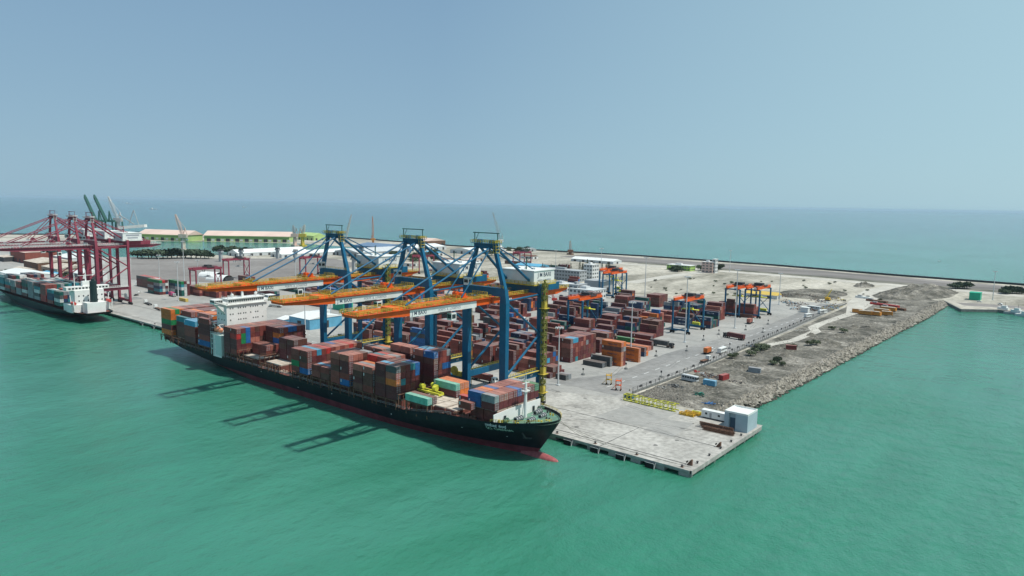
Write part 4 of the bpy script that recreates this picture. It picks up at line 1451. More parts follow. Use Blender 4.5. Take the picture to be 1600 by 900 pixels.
for bi, x in enumerate((-462 - 14.5, -491, -505.5, -520, -534.5, -549, -563.5, -578, -592.5, -607, -621)):
    hts = {0: 4, 1: 4, 2: 5, 3: 5, 4: 5, 5: 5, 6: 4, 7: 4, 8: 5, 9: 5, 10: 3}[bi]
    for rr_ in range(10):
        y = -29.3 + rr_ * 2.55
        if rr_ in (0,) or True:
            for k in range(hts - (1 if r2.random() < 0.15 else 0)):
                c = r2.choice("grey grey teal teal white white dgrey maroon rust red navy dkgreen dgrey".split())
                if bi in (2, 6) and rr_ < 3:
                    c = r2.choice(["red", "rust", "grey"])
                if bi in (9, 4):
                    c = r2.choice(["white", "teal", "grey", "dgrey"])
                REST.append(dict(x=x - 6.1, y=y + 1.2, z=9.2 + k * 2.6, L=FEU, H=2.6, c=c, score=1))

# ------------------------------------------------------------------ ship to shore cranes
def sts(name, label, cat, cx, group, main, girder, rail_m, house_m, stair=True, banner=True, white_truss=False):
    """origin on the quay under the waterside legs; x along the quay, y landwards"""
    t = thing(name, label, cat, (cx, 4.9, QZ), 0, group)
    G = 23.3
    X = 10.3
    for sx in (-1, 1):
        mb = MB()     # waterside leg: tapered foot, straight shaft, shoulder and inclined upper leg in one piece
        mb.beam((sx * X, 0, 2.4), (sx * X, 0, 12), 2.0, 1.6, 3.2, 2.0, up=(0, 1, 0))
        mb.beam((sx * X, 0, 12), (sx * X, 0, 46), 3.2, 2.0, 3.4, 2.2, up=(0, 1, 0))
        mb.beam((sx * X, 0, 46), (sx * (X - 0.2), 0, 51.5), 3.4, 2.2, 2.2, 1.9, up=(0, 1, 0))
        mb.build("leg", main, t)
        mb = MB()
        mb.beam((sx * (X - 0.2), 0, 51.4), (sx * 4.6, 0, 68.8), 1.9, 1.6, 1.3, 1.2, up=(0, 1, 0))
        mb.build("upper_leg", main, t)
        mb = MB()
        mb.beam((sx * X, G, 2.4), (sx * X, G, 52), 1.7, 1.6, 1.8, 1.7, up=(0, 1, 0))
        mb.build("leg", main, t)
        mb = MB()
        mb.box(sx * X - 0.7, sx * X + 0.7, 0.9, G - 0.8, 12.4, 14.9)
        mb.build("portal_beam", main, t)
        mb = MB()
        mb.rail([(sx * X, 1.2, 14.9), (sx * X, G - 1, 14.9)], h=1.2, post=1.6, t=0.14)
        mb.box(sx * X + sx * .7, sx * X + sx * 1.7, 1, G - 1, 14.9, 15.05)
        mb.build("walkway_rail", rail_m, t)
        mb = MB()
        mb.tube((sx * X, 0.6, 46.5), (sx * X, G - 0.4, 31.0), 0.5, n=8)
        mb.tube((sx * X, G - 0.4, 30.2), (sx * X, 0.6, 15.2), 0.5, n=8)
        mb.build("diagonal_brace", main, t)
        mb = MB()
        mb.tube((sx * X, 0.8, 46.8), (sx * X, G - 0.6, 47.6), 0.42, n=8)
        mb.build("tie_tube", main, t)
        mb = MB()
        mb.tube((sx * 4.2, 0.6, 68.4), (sx * 6.6, G, 51.4), 0.6, 0.6, 8)
        mb.build("back_strut", main, t)
        # stays
        for yy, zz in ((-47.0, 49.4), (-18.5, 49.6)):
            mb = MB()
            mb.tube((sx * 3.6, -0.8, 68.4), (sx * 4.1, yy, zz), 0.36 if yy < -40 else 0.28, n=6)
            mb.build("forestay", main, t)
        mb = MB()
        mb.tube((sx * 3.4, 0.8, 69.2), (sx * 3.8, 44.0, 50.0), 0.27, n=6)
        mb.build("backstay", main, t)
    for yy, z0, z1 in ((0, 48.6, 52.0), (G, 48.0, 51.2)):
        mb = MB(); mb.box(-X + 1.2, X - 1.2, yy - 0.9, yy + 0.9, z0, z1)
        mb.build("cross_beam", main, t)
        mb = MB(); mb.rail([(-X, yy - 1.0, z1), (X, yy - 1.0, z1)], h=1.1, post=2, t=0.12); mb.build("walkway_rail", rail_m, t)
    for yy in (0, G):
        mb = MB(); mb.box(-X - 1.2, X + 1.2, yy - 0.8, yy + 0.8, 2.2, 4.2); mb.build("sill_beam", main, t)
        for sx in (-1, 1):
            mb = MB()
            for k in range(4):
                xx = sx * X + (k - 1.5) * 2.0
                mb.tube((xx, yy - 0.3, 0.55), (xx, yy + 0.3, 0.55), 0.5, n=10)
            mb.box(sx * X - 3.9, sx * X + 3.9, yy - 0.5, yy + 0.5, 0.8, 1.6)
            mb.box(sx * X - 2.2, sx * X + 2.2, yy - 0.6, yy + 0.6, 1.6, 2.2)
            mb.build("bogie", M['dark'], t)
    ap = MB()
    ap.box(-5.6, 5.6, -1.1, 1.1, 67.5, 69.5)
    ap.box(-6.6, 6.6, -2.0, 2.0, 69.5, 69.7)
    for k in (-4.2, -2.6, 2.6, 4.2):
        ap.tube((k - .4, 0, 70.3), (k + .4, 0, 70.3), 0.9, n=10)
    apo = ap.build("apex_beam", main, t)
    ap = MB()
    ap.rail([(-6.6, -2, 69.7), (6.6, -2, 69.7), (6.6, 2, 69.7), (-6.6, 2, 69.7), (-6.6, -2, 69.7)], h=1.2, post=1.3, t=0.16)
    for x in (4.9, 6.3):
        for y in (-1.1, 1.1):
            ap.beam((x, y, 66.0), (x, y, 71.0), .16, .16)
    for z in (66.0, 67.2, 68.4, 69.5, 70.6):
        ap.box(4.8, 6.4, -1.2, 1.2, z, z + .14)
    ap.build("walkway_rail", rail_m, apo)
    ap = MB()
    for x in (-6.2, 6.2):
        ap.beam((x, 0, 69.7), (x, 0, 73.9), 0.28, 0.28)
    ap.beam((-7.0, 0, 73.8), (7.0, 0, 73.8), 0.35, 0.35)
    ap.beam((-6.2, 0, 69.7), (-4, 0, 73.8), 0.16, 0.16)
    ap.build("hoist_frame", M['dkgreen'] if stair else main, apo)
    # boom and girder
    zb, zt = 45.4, 47.9
    bo = MB()
    for sx in (-1, 1):
        x0, x1 = sx * 3.0, sx * 4.2
        x0, x1 = min(x0, x1), max(x0, x1)
        if white_truss:
            bo.beam((sx * 3.6, -68, zt), (sx * 3.6, -2, zt), .5, .5); bo.beam((sx * 3.6, -68, zb), (sx * 3.6, -2, zb), .5, .5)
            for k in range(26):
                y = -68 + k * 2.54
                bo.beam((sx * 3.6, y, zb if k % 2 else zt), (sx * 3.6, y + 2.54, zt if k % 2 else zb), .3, .3)
        else:
            bo.box(x0, x1, -48, -1.5, zb, zt)
            bo.add([(x0, -68, zb + 1.5), (x1, -68, zb + 1.5), (x1, -48, zb), (x0, -48, zb), (x0, -68, zt), (x1, -68, zt), (x1, -48, zt), (x0, -48, zt)],
                   [(3, 2, 1, 0), (4, 5, 6, 7), (0, 1, 5, 4), (1, 2, 6, 5), (3, 0, 4, 7)])
    for yy in (-67.6, -58, -48, -40, -30, -20, -10, -3):
        bo.box(-3.0, 3.0, yy - 0.35, yy + 0.35, zt - 1.0, zt - 0.2)
    bo.box(-3.4, 3.4, -52, -47, zt, zt + 0.9)
    boo = bo.build("boom", girder, t)
    rl = MB(); wk = MB()
    for sx in (-1, 1):
        rl.rail([(sx * 4.9, -68, zt + .1), (sx * 4.9, -2, zt + .1)], h=1.25, post=1.9, t=0.13)
        wk.box(min(sx * 4.15, sx * 4.95), max(sx * 4.15, sx * 4.95), -68, -2, zt, zt + 0.12)
        rl.rail([(sx * 2.9, -68, zt + .1), (sx * 2.9, -2, zt + .1)], h=1.25, post=2.8, t=0.09)
    rl.rail([(-4.9, -68.6, zt), (4.9, -68.6, zt)], h=1.2, post=1.1, t=0.18)
    for yy in (-47, -44.5, -19, -3.5):
        rl.rail([(-4, yy, zt + 1.2), (4, yy, zt + 1.2)], h=1.2, post=1.2, t=0.2)
        rl.box(-4, 4, yy - .5, yy + .5, zt + 1.0, zt + 1.2)
    rl.build("walkway_rail", rail_m, boo)
    wk.build("walkway", girder, boo)
    gi = MB()
    for sx in (-1, 1):
        x0, x1 = sorted((sx * 3.0, sx * 4.2))
        gi.box(x0, x1, -0.5, 44, zb, zt)
        gi.add([(x0, 44, zb), (x1, 44, zb), (x1, 52, zt - .9), (x0, 52, zt - .9), (x0, 44, zt), (x1, 44, zt), (x1, 52, zt), (x0, 52, zt)],
               [(3, 2, 1, 0), (4, 5, 6, 7), (1, 2, 6, 5), (2, 3, 7, 6), (3, 0, 4, 7)])
    for yy in (2, 10, 18, 26, 34, 43, 51.5):
        gi.box(-3.0, 3.0, yy - 0.35, yy + 0.35, zt - 1.0, zt - 0.2)
    gio = gi.build("girder", girder, t)
    rl = MB()
    for sx in (-1, 1):
        rl.rail([(sx * 4.9, 0, zt + .1), (sx * 4.9, 52, zt + .1)], h=1.25, post=1.4, t=0.17)
        rl.box(min(sx * 4.15, sx * 4.95), max(sx * 4.15, sx * 4.95), 0, 52, zt, zt + 0.12)
    rl.build("walkway_rail", rail_m, gio)
    if banner:
        bn = MB(); bn.box(4.21, 4.27, -45.0, -10.0, zb - 0.5, zb + 2.0)
        bno = bn.build("banner", M['white'], boo)
        text_obj("lettering", "J M BAXI", 1.9, (4.31, -40.5, zb + 0.1), (0, 1, 0), (0, 0, 1), M['text'], bno)
        text_obj("lettering", "PORTS  &  LOGISTICS", 1.25, (4.31, -25.0, zb + 0.2), (0, 1, 0), (0, 0, 1), M['textg'], bno)
        bs = MB()
        bs.box(4.21, 4.26, 3.5, 14.0, zb + 0.1, zb + 0.5)
        lg = MB()
        lg.box(4.22, 4.27, 4.6, 5.0, zb + 0.5, zb + 1.7); lg.beam((4.25, 4.0, zb + .5), (4.25, 5.6, zb + 1.7), .06, .3)
        for k in range(5):
            lg.box(4.22, 4.27, 6.3 + k * 1.15, 7.1 + k * 1.15, zb + 0.6, zb + 1.4)
        lg.build("logo", M['textw'], gio)
        for k in range(1):
            pl = MB(); pl.box(11.02, 11.06, 8.5, 13.0, 12.8, 14.5)
            plo = pl.build("sign_plate", M['white'], t)
            text_obj("lettering", "JM BAXI", 1.0, (11.1, 10.75, 13.25), (0, 1, 0), (0, 0, 1), M['text'], plo)
            text_obj("lettering", "40T", 1.2, (11.1, 17.5, 13.15), (0, 1, 0), (0, 0, 1), M['textw'], t)
    # trolley and cab, spreader
    ty = -27.5
    tr = MB()
    tr.box(-4.4, 4.4, ty - 3, ty + 3, zb - 0.9, zb - 0.3)
    tr.box(-2.5, 2.5, ty - 2.2, ty + 2.2, zb - 1.6, zb - 0.9)
    tro = tr.build("trolley", M['dark'], t)
    cb = MB(); cb.box(2.2, 4.6, ty + 3.2, ty + 5.8, zb - 4.0, zb - 1.3)
    cbo = cb.build("cab", M['white'], tro)
    g2 = MB(); g2.box(2.4, 4.4, ty + 3.12, ty + 3.2, zb - 3.4, zb - 1.8); g2.box(4.6, 4.66, ty + 3.5, ty + 5.4, zb - 3.4, zb - 1.8); g2.build("window", M['glass'], cbo)
    wn = MB()
    for x in (-1.8, 1.8):
        wn.tube((x - 1.2, -15.5, zt + 2.4), (x + 1.2, -15.5, zt + 2.4), 0.9, n=10)
        wn.box(x - 1.4, x + 1.4, -17, -13.8, zt + .9, zt + 1.7)
    wn.build("boom_winch", girder, boo)
    # machinery house
    mh = MB(); mh.box(-9.0, 9.0, 20.5, 35.0, 51.8, 57.4); mh.box(-9.3, 9.3, 20.2, 35.3, 57.4, 57.7)
    for k in range(3):
        mh.box(-5 + k * 4.5, -3.6 + k * 4.5, 26, 28, 57.7, 58.5)
    mho = mh.build("machinery_house", house_m, t)
    pf = MB(); pf.box(-9.6, 9.6, 20.0, 35.6, 51.3, 51.8)
    pf.rail([(-9.6, 20, 51.8), (9.6, 20, 51.8), (9.6, 35.6, 51.8), (-9.6, 35.6, 51.8)], t=0.16, post=2)
    pf.build("platform", rail_m, mho)
    for x in (-5.5, 5.5):
        sp = MB(); sp.box(x - 0.5, x + 0.5, 24.4, 43, 48.0, 51.2); sp.build("support_frame", main, t)
    if banner:
        text_obj("lettering", "J M BAXI", 2.5, (9.06, 27.8, 54.9), (0, 1, 0), (0, 0, 1), M['text'], mho)
        text_obj("lettering", "PORTS & LOGISTICS", 1.05, (9.06, 27.8, 53.0), (0, 1, 0), (0, 0, 1), M['textg'], mho)
    else:
        mb = MB(); mb.box(9.02, 9.06, 23, 33, 55.2, 56.3); mb.box(9.02, 9.06, 24, 32, 53.2, 54.2); mb.build("lettering", M['textg'], mho)
    gc = MB()
    gc.tube((2, 24, 57.7), (2, 24, 62.5), 0.25); gc.beam((2, 24, 62.5), (7.5, 20, 63.2), .35, .35); gc.tube((6.6, 20.6, 63), (6.6, 20.6, 59.0), 0.07, n=4)
    gc.build("service_crane", M['dkgreen'] if stair else main, mho)
    cbx = MB(); cbx.box(-9.3, -6.6, -3.2, -0.9, 52.2, 55.0); cbx.box(-9.5, -6.4, -3.4, -0.9, 55.0, 55.2)
    cbo = cbx.build("control_cabin", M['white'], t)
    g2 = MB(); g2.box(-9.0, -6.9, -3.26, -3.2, 53.2, 54.5); g2.box(-6.6, -6.54, -2.9, -1.2, 53.2, 54.5); g2.build("window", M['glass'], cbo)
    if stair:
        stt = MB()
        x0, x1, y0, y1 = 11.9, 13.7, G - 1.0, G + 0.9
        for x in (x0, x1):
            for y in (y0, y1):
                stt.beam((x, y, 1.5), (x, y, 53.5), 0.16, 0.16)
        z = 2.0
        k = 0
        while z < 52.5:
            stt.box(x0, x1, y0, y1, z, z + 0.12)
            for a, b_ in (((x0, y0), (x1, y0)), ((x1, y0), (x1, y1)), ((x1, y1), (x0, y1)), ((x0, y1), (x0, y0))):
                stt.beam((*a, z + 1.1), (*b_, z + 1.1), .1, .1)
                for q in range(1, 5):
                    f = q / 5
                    stt.beam((lerp(a[0], b_[0], f), lerp(a[1], b_[1], f), z), (lerp(a[0], b_[0], f), lerp(a[1], b_[1], f), z + 1.2), .07, .07)
            stt.beam((x0 + .5, y0 if k % 2 else y1, z), (x0 + .5, y1 if k % 2 else y0, z + 2.6), 0.9, .2)
            stt.beam((x1 - .6, y1 if k % 2 else y0, z), (x1 - .6, y0 if k % 2 else y1, z + 2.6), 0.9, .2)
            z += 2.6
            k += 1
        sto = stt.build("stair_tower", M['olive'], t)
        for zz in (5.5, 13.6, 42):
            pn = MB(); pn.box(x0 + .3, x1 + .05, y0 - .3, y1 - .4, zz, zz + 2.8); pn.box(x0 - .6, x1 + .7, y0 - .9, y1 + .9, zz - .2, zz); pn.build("landing_panel", M['yellow'], sto)
    else:
        stt = MB(); stt.box(-12.6, -11.4, G - .6, G + .8, 2, 50); stt.build("lift_shaft", main, t)
    # cable reels, electrics under the portal
    cr = MB(); cr.tube((X - 6, G - 1.4, 6.5), (X - 6, G - .6, 6.5), 2.2, n=16); cr.box(X - 5, X - 1.5, G - 1.2, G + .6, 4.2, 6.2); cr.build("cable_reel", rail_m, t)
    return t


GS = "blue and orange quay cranes over the near ship"
cr0 = sts("quay_crane", "nearest blue quay crane with orange boom over the near ship, closest to its bow", "crane", -95, GS, M['blue'], M['orange'], M['yellow'], M['white'])
copy_tree(cr0, None, "middle of the three blue quay cranes with orange booms over the near ship", (-138.5, 4.9, QZ))
copy_tree(cr0, None, "farthest of the three blue quay cranes, its orange boom above the white bridge", (-196, 4.9, QZ))
GR = "maroon quay cranes at the far berth"
cr1 = sts("quay_crane", "maroon quay crane at the far berth, nearest of three, behind the dark funnel", "crane", -511, GR, M['maroon'], M['maroon'], M['white'], M['white'], stair=False, banner=False, white_truss=False)
copy_tree(cr1, None, "middle one of the three maroon quay cranes at the far berth", (-547, 4.9, QZ))
copy_tree(cr1, None, "leftmost of the three maroon quay cranes, beyond the far ship's containers", (-592, 4.9, QZ))


# ------------------------------------------------------------------ yard gantries
def rtg(name, label, x, y, group, main, girder, base, span=23.5, wb=11.5, h=22.0, rot=0, lime=True):
    t = thing(name, label, "gantry crane", (x, y, QZ), rot, group)
    for sx in (0, 1):
        for sy in (0, 1):
            mb = MB(); mb.beam((-wb * sx, span * sy, 1.9), (-wb * sx, span * sy, h), 0.95, 0.95, 1.0, 1.15); mb.build("leg", main, t)
            mb = MB()
            for k in (-1.0, 1.0):
                mb.tube((-wb * sx + k, span * sy - .35, .8), (-wb * sx + k, span * sy + .35, .8), .8, n=12)
            mb.box(-wb * sx - 1.6, -wb * sx + 1.6, span * sy - .25, span * sy + .25, .9, 1.9)
            mb.build("wheel_bogie", M['black'], t)
    for sy in (0, 1):
        mb = MB(); mb.box(-wb - .6, .6, span * sy - .5, span * sy + .5, 1.9, 3.0); mb.build("sill_beam", main, t)
        mb = MB(); mb.box(-wb, 0, span * sy - .35, span * sy + .35, h - .6, h + .3); mb.build("end_beam", main, t)
    mb = MB()
    mb.beam((-wb, span, 3), (-wb * .5, span, 9.5), .4, .4); mb.beam((0, span, 3), (-wb * .5, span, 9.5), .4, .4); mb.beam((-wb, span, 16), (-wb * .5, span, 9.5), .4, .4); mb.beam((0, span, 16), (-wb * .5, span, 9.5), .4, .4)
    mb.build("cross_brace", main, t)
    for x_ in (-wb + 1.5, -1.5):
        mb = MB(); mb.box(x_ - .6, x_ + .6, -2.0, span + 2.0, h + .3, h + 2.0)
        go = mb.build("girder", girder, t)
        mb = MB(); mb.rail([(x_ + (.6 if x_ > -5 else -.6), -2, h + 2), (x_ + (.6 if x_ > -5 else -.6), span + 2, h + 2)], h=1.0, post=1.6, t=.12); mb.build("walkway_rail", girder, go)
    ty = span * 0.62
    mb = MB(); mb.box(-wb + .5, -.5, ty - 3.5, ty + 3.5, h + 2.0, h + 2.6); mb.box(-wb + 2, -3, ty - 2.4, ty + .6, h + 2.6, h + 4.2)
    mb.tube((-wb + 2, ty + 1.8, h + 3.6), (-3, ty + 1.8, h + 3.6), .7, n=8); mb.rail([(-wb + .5, ty - 3.5, h + 2.6), (-.5, ty - 3.5, h + 2.6), (-.5, ty + 3.5, h + 2.6)], t=.12)
    to = mb.build("trolley", M['dark'], t)
    mb = MB(); mb.box(-wb + 2.8, -wb + 5, ty - 4.8, ty - 2.8, h - 2.2, h + .2); mb.build("cab", M['white'], to)
    for yy in (span,):
        mb = MB(); mb.box(-wb + 3, -3, yy + .5, yy + 2.4, 2.0, 4.8); mb.build("power_house", M['white'] if not lime else base, t)
    mb = MB(); mb.box(-6.1 - wb / 2 + 0, 6.1 - wb / 2, ty - 1.2, ty + 1.2, h - 7.2, h - 6.8)
    mb.box(-wb / 2 - 2, -wb / 2 + 2, ty - 1, ty + 1, h - 6.8, h - 5.8)
    for k in (-1.5, 1.5):
        mb.tube((-wb / 2 + k, ty, h - 5.8), (-wb / 2 + k, ty, h + 2), .06, n=4)
    mb.build("spreader", base, t)
    return t


GY = "blue and orange yard gantries"
g0 = rtg("yard_gantry", "blue yard gantry with orange girders nearest the five high container block", -163, 178, GY, M['blue'], M['orange'], M['lime'])
for lab, x, y in (("blue yard gantry with orange girders standing alone beside a tall lamp mast", -110, 226.5),
                  ("first of the two paired orange topped gantries at the right end of the yard", -113, 322),
                  ("second of the two paired orange topped gantries at the right end of the yard", -100, 329),
                  ("front one of the two orange topped gantries near the grey office buildings", -243, 348),
                  ("rear one of the two orange topped gantries near the grey office buildings", -262, 372),
                  ("blue yard gantry partly hidden behind the middle quay crane", -300, 214)):
    copy_tree(g0, None, lab, (x, y, QZ))
GM = "maroon yard gantries of the left yard"
p = at(304, 455)
g1 = rtg("yard_gantry", "maroon yard gantry left of the near ship's bridge, closest of its kind", p.x + 8, p.y - 2, GM, M['maroon'], M['maroon'], M['grey'], span=24, h=20, lime=False)
for lab, px, py in (("maroon yard gantry standing on the grey tarmac above the ship's bridge", 358, 437),
                    ("maroon yard gantry behind the farthest orange boom", 478, 432),
                    ("maroon gantry far behind the machinery houses near the sea wall", 812, 420),
                    ("maroon gantry left of the middle crane apex in the far yard", 655, 428)):
    q = at(px, py)
    copy_tree(g1, None, lab, (q.x, q.y, QZ))

# ------------------------------------------------------------------ buildings, sheds, trees and the far port
def bldg(name, label, px, py, sx, sy, h, wall, roof, cat="building", floors=0, rz=0, gable=0, group=None, flat_over=0.3, axis='x', door=True, win=mk('recessed_window', (0.11, 0.12, 0.125), .4, .3, .4), bays=None):
    p = at(px, py)
    t = thing(name, label, cat, (p.x, p.y, QZ), rz, group)
    mb = MB(); mb.box(-sx, 0, 0, sy, 0, h); mb.build("wall", wall, t)
    mb = MB()
    if gable:
        mb.gable(-sx, 0, 0, sy, h + .004, h + gable, axis, over=flat_over)
    else:
        mb.box(-sx - flat_over, flat_over, -flat_over, sy + flat_over, h, h + 0.35)
        if sx > 6 and floors:
            mb.box(-sx * .7, -sx * .45, sy * .3, sy * .6, h + .35, h + 2.4)
    mb.build("roof", roof, t)
    if floors:
        fh = h / floors
        for f in range(floors):
            n = bays or max(2, int(sx / 4))
            mb = MB()
            for k in range(n):
                x = -sx + (k + .5) * sx / n
                mb.box(x - sx / n * .3, x + sx / n * .3, -0.05, 0.02, f * fh + fh * .35, f * fh + fh * .8)
            n = max(2, int(sy / 4))
            for k in range(n):
                y = (k + .5) * sy / n
                mb.box(-0.02, 0.05, y - sy / n * .3, y + sy / n * .3, f * fh + fh * .35, f * fh + fh * .8)
            mb.build("window_row", win, t)
    elif door:
        n = max(1, int(sy / 14))
        for k in range(n):
            y = (k + .5) * sy / n
            mb = MB(); mb.box(-0.02, 0.06, y - 2.2, y + 2.2, 0, min(h * .75, 5)); mb.build("door", M['dark'], t)
        n = max(1, int(sx / 14))
        for k in range(n):
            x = -sx + (k + .5) * sx / n
            mb = MB(); mb.box(x - 2.2, x + 2.2, -0.06, 0.02, 0, min(h * .75, 5)); mb.build("door", M['dark'], t)
    return t


# two long sheds on the outer arm
for lab, (ax, ay), (bx, by), nd in (("long pale roofed lime green warehouse on the outer arm, the wider of two", (319, 377), (452, 379), 9),
                                   ("shorter pale roofed lime green warehouse partly behind the white crane", (216, 374), (293, 377), 5)):
    A = at(ax, ay); B = at(bx, by)
    d = B - A
    L = d.length
    t = thing("warehouse", lab, "warehouse", A, math.atan2(d.y, d.x), "lime green warehouses on the outer arm")
    mb = MB(); mb.box(0, L, 0, 42, 0, 12); mb.build("wall", M['wallgreen'], t)
    mb = MB(); mb.gable(0, L, 0, 42, 12.004, 21, 'x', over=1.5); mb.build("roof", M['roofpink'], t)
    mb = MB(); mb.box(0, L, -0.3, 0, 7.6, 9.0); mb.build("band", mk("deep_green_band", (0.10, 0.28, 0.06), .8), t)
    for k in range(nd):
        x = (k + .5) * L / nd
        mb = MB(); mb.box(x - 4, x + 4, -.2, .1, 0, 6.2); mb.build("door", M['dark'], t)
        mb = MB(); mb.box(x - 4 + L / nd / 2, x + 2 + L / nd / 2, -.2, .1, 1.5, 5); mb.build("window", M['bwhite'], t)

bldg("warehouse", "low green roofed shed right of the long lime green warehouse", 490, 376, 60, 30, 10, M['wallgreen'], M['wallgreen'], "warehouse", gable=6)
# white arched shelters and long pale roofs round the dock
for lab, px, py, sx, sy, h, g in (("long white tarpaulin roofed shed by the inner dock, left one", 372, 401, 30, 120, 5, 5),
                                  ("long white tarpaulin roofed shed by the inner dock, right one", 440, 403, 30, 130, 5, 4),
                                  ("white roofed storage shed behind the left crane apex", 640, 393, 60, 90, 6, 4),
                                  ("white roofed storage shed between the crane apexes", 740, 398, 55, 80, 6, 4),
                                  ("long white roofed shed beyond the casuarina trees", 958, 413, 75, 24, 4, 3)):
    bldg("storage_shed", lab, px, py, sx, sy, h, M['ltgrey'], M['white'], "shed", gable=g, axis='y' if sy > sx else 'x', group="white roofed storage sheds")
bldg("office_building", "three storey grey and white office block behind the crane's machinery house", 905, 441, 52, 15, 12, M['bgrey'], M['bgrey'], floors=3)
bldg("office_building", "tall white stair block at the end of the grey office building", 925, 437, 12, 14, 17, M['bwhite'], M['bwhite'], floors=4)
bldg("office_building", "grey and white two storey workshop office beside the far gantries", 926, 470, 26, 22, 9, M['bwhite'], M['ltgrey'], floors=2)
bldg("office_building", "plain grey flat roofed annex behind the workshop office", 902, 466, 10, 16, 12, M['bgrey'], M['bgrey'], floors=2)
bldg("office_building", "wide grey windowless shed behind the far gantries", 942, 458, 22, 18, 11, M['bgrey'], M['bgrey'])
bldg("office_building", "low white office left of the grey office block", 886, 456, 22, 16, 7, M['bwhite'], M['ltgrey'], floors=2)
bldg("warehouse", "blue roofed warehouse behind the nearest crane", 842, 424, 40, 22, 6, M['sky'], M['sky'], "warehouse", gable=2.5)
bldg("warehouse", "pale blue roofed warehouse left of the blue one", 862, 432, 18, 14, 5, M['sky'], M['sky'], "warehouse", gable=2)
bldg("green_building", "bright lime green building among dark trees by the coast road", 1078, 424, 34, 16, 7, mk("bright_lime_wall", (0.33, 0.52, 0.12), .8), M['bwhite'], floors=2)
bldg("tower_building", "pale pink and white tower building beside the coast road", 1113, 427, 15, 9, 14, M['pink'], M['bwhite'], floors=4)
bldg("tower_building", "slim white stair tower attached to the pink building", 1117, 427, 4, 8, 18, M['bwhite'], M['bwhite'], floors=4, bays=1)
bldg("storage_shed", "yellow roofed shed beside the paired gantries", 1214, 468, 30, 12, 3.5, M['ltgrey'], M['yroof'], "shed", gable=2.5, group=None)
bldg("office_building", "small white cabin beside the white buses in the yard corner", 1262, 489, 6, 5, 4, M['bwhite'], M['white'], door=False)
bldg("warehouse", "light blue warehouse with white roof behind the ship's bridge", 484, 516, 24, 26, 7, M['sky'], M['white'], "warehouse", gable=2)
bldg("warehouse", "narrow lean to beside the light blue warehouse", 444, 509, 9, 14, 4, M['sky'], M['white'], "warehouse", gable=1.5)
bldg("green_container_house", "bright green tank house beyond the light blue warehouse", 537, 486, 14, 9, 8, M['bgreen'], M['bgreen'], "building", door=False)
bldg("warehouse", "long white roofed hall behind the farthest orange boom", 560, 402, 60, 100, 7, M['bgrey'], M['ltgrey'], "warehouse", gable=5, axis='y')
bldg("warehouse", "wide blue grey hall behind the crane stays", 600, 396, 80, 60, 10, mk("blue_grey_cladding", (0.10, 0.17, 0.28), .7), mk("blue_grey_cladding2", (0.13, 0.2, 0.3), .7), "warehouse", gable=4)
bldg("warehouse", "brown gabled hall near the sea wall behind the crane apex", 668, 384, 60, 50, 9, M['rust'], M['roofpink'], "warehouse", gable=5)
bldg("green_container_house", "bright green container house on the jetty at the right", 1531, 470, 9, 12, 7, M['bgreen'], M['bgreen'], "building", door=False)
for i, (px, py, sx, sy, h, w_, r_, lab) in enumerate((
        (28, 446, 60, 30, 9, M['bwhite'], M['white'], "white roofed port shed at the left edge of the photo"),
        (60, 425, 50, 40, 10, M['rust'], M['pale'], "rust walled shed above the far ship's containers"),
        (90, 432, 50, 34, 8, M['tan'], M['pale'], "tan walled long shed behind the maroon crane legs"),
        (125, 440, 30, 26, 8, M['bwhite'], M['white'], "white shed between the maroon crane legs"),
        (110, 415, 60, 40, 9, M['ltgrey'], M['white'], "pale grey shed at the end of the inner dock"),
        (40, 412, 60, 40, 14, mk("brick_red_wall", (0.24, 0.07, 0.05), .8), M['roofpink'], "brick red hall left of the maroon cranes"))):
    bldg("port_shed", lab, px, py, sx, sy, h, w_, r_, "shed", gable=3, group="port sheds at the left edge")
rb = random.Random(12)
for i in range(20):
    px, py = (rb.uniform(590, 870), rb.uniform(393, 424)) if i < 13 else (rb.uniform(5, 130), rb.uniform(408, 440))
    bldg("port_shed", "small port shed among the clutter of the %s" % ("far yard" if i < 13 else "left port"), px, py, rb.uniform(16, 45), rb.uniform(10, 24), rb.uniform(3, 6),
         rb.choice([M['bgrey'], M['rust'], M['bwhite'], M['tan'], M['dark']]), rb.choice([M['white'], M['pale'], M['roofpink'], M['bgrey'], M['rust'], M['sky']]), "shed", gable=rb.uniform(1, 2.5), group="small port sheds of the %s" % ("far yard" if i < 13 else "left port"))
# arched white shelters behind the maroon cranes
for i, (px, py) in enumerate(((96, 455), (120, 457), (222, 443), (318, 432), (330, 437))):
    p = at(px, py)
    t = thing("arched_shelter", ["white arched shelter left of a maroon crane leg", "white arched shelter behind the ship's white bridge", "white arched shelter right of the maroon cranes",
                                 "white arched shelter by the grey tarmac", "second white arched shelter by the grey tarmac"][i], "shelter", p, 0.3, "white arched shelters")
    mb = MB()
    N = 10
    vs = []
    for s_ in (0, 24):
        for k in range(N + 1):
            a = math.pi * k / N
            vs.append((s_, math.cos(a) * 8, math.sin(a) * 6))
    mb.add(vs, [(k, k + 1, N + 2 + k, N + 1 + k) for k in range(N)] + [tuple(range(N + 1))])
    mb.build("canopy", M['white'], t)
    mb = MB(); mb.box(24.0, 24.1, -5, 5, 0, 4); mb.build("opening", M['dark'], t)


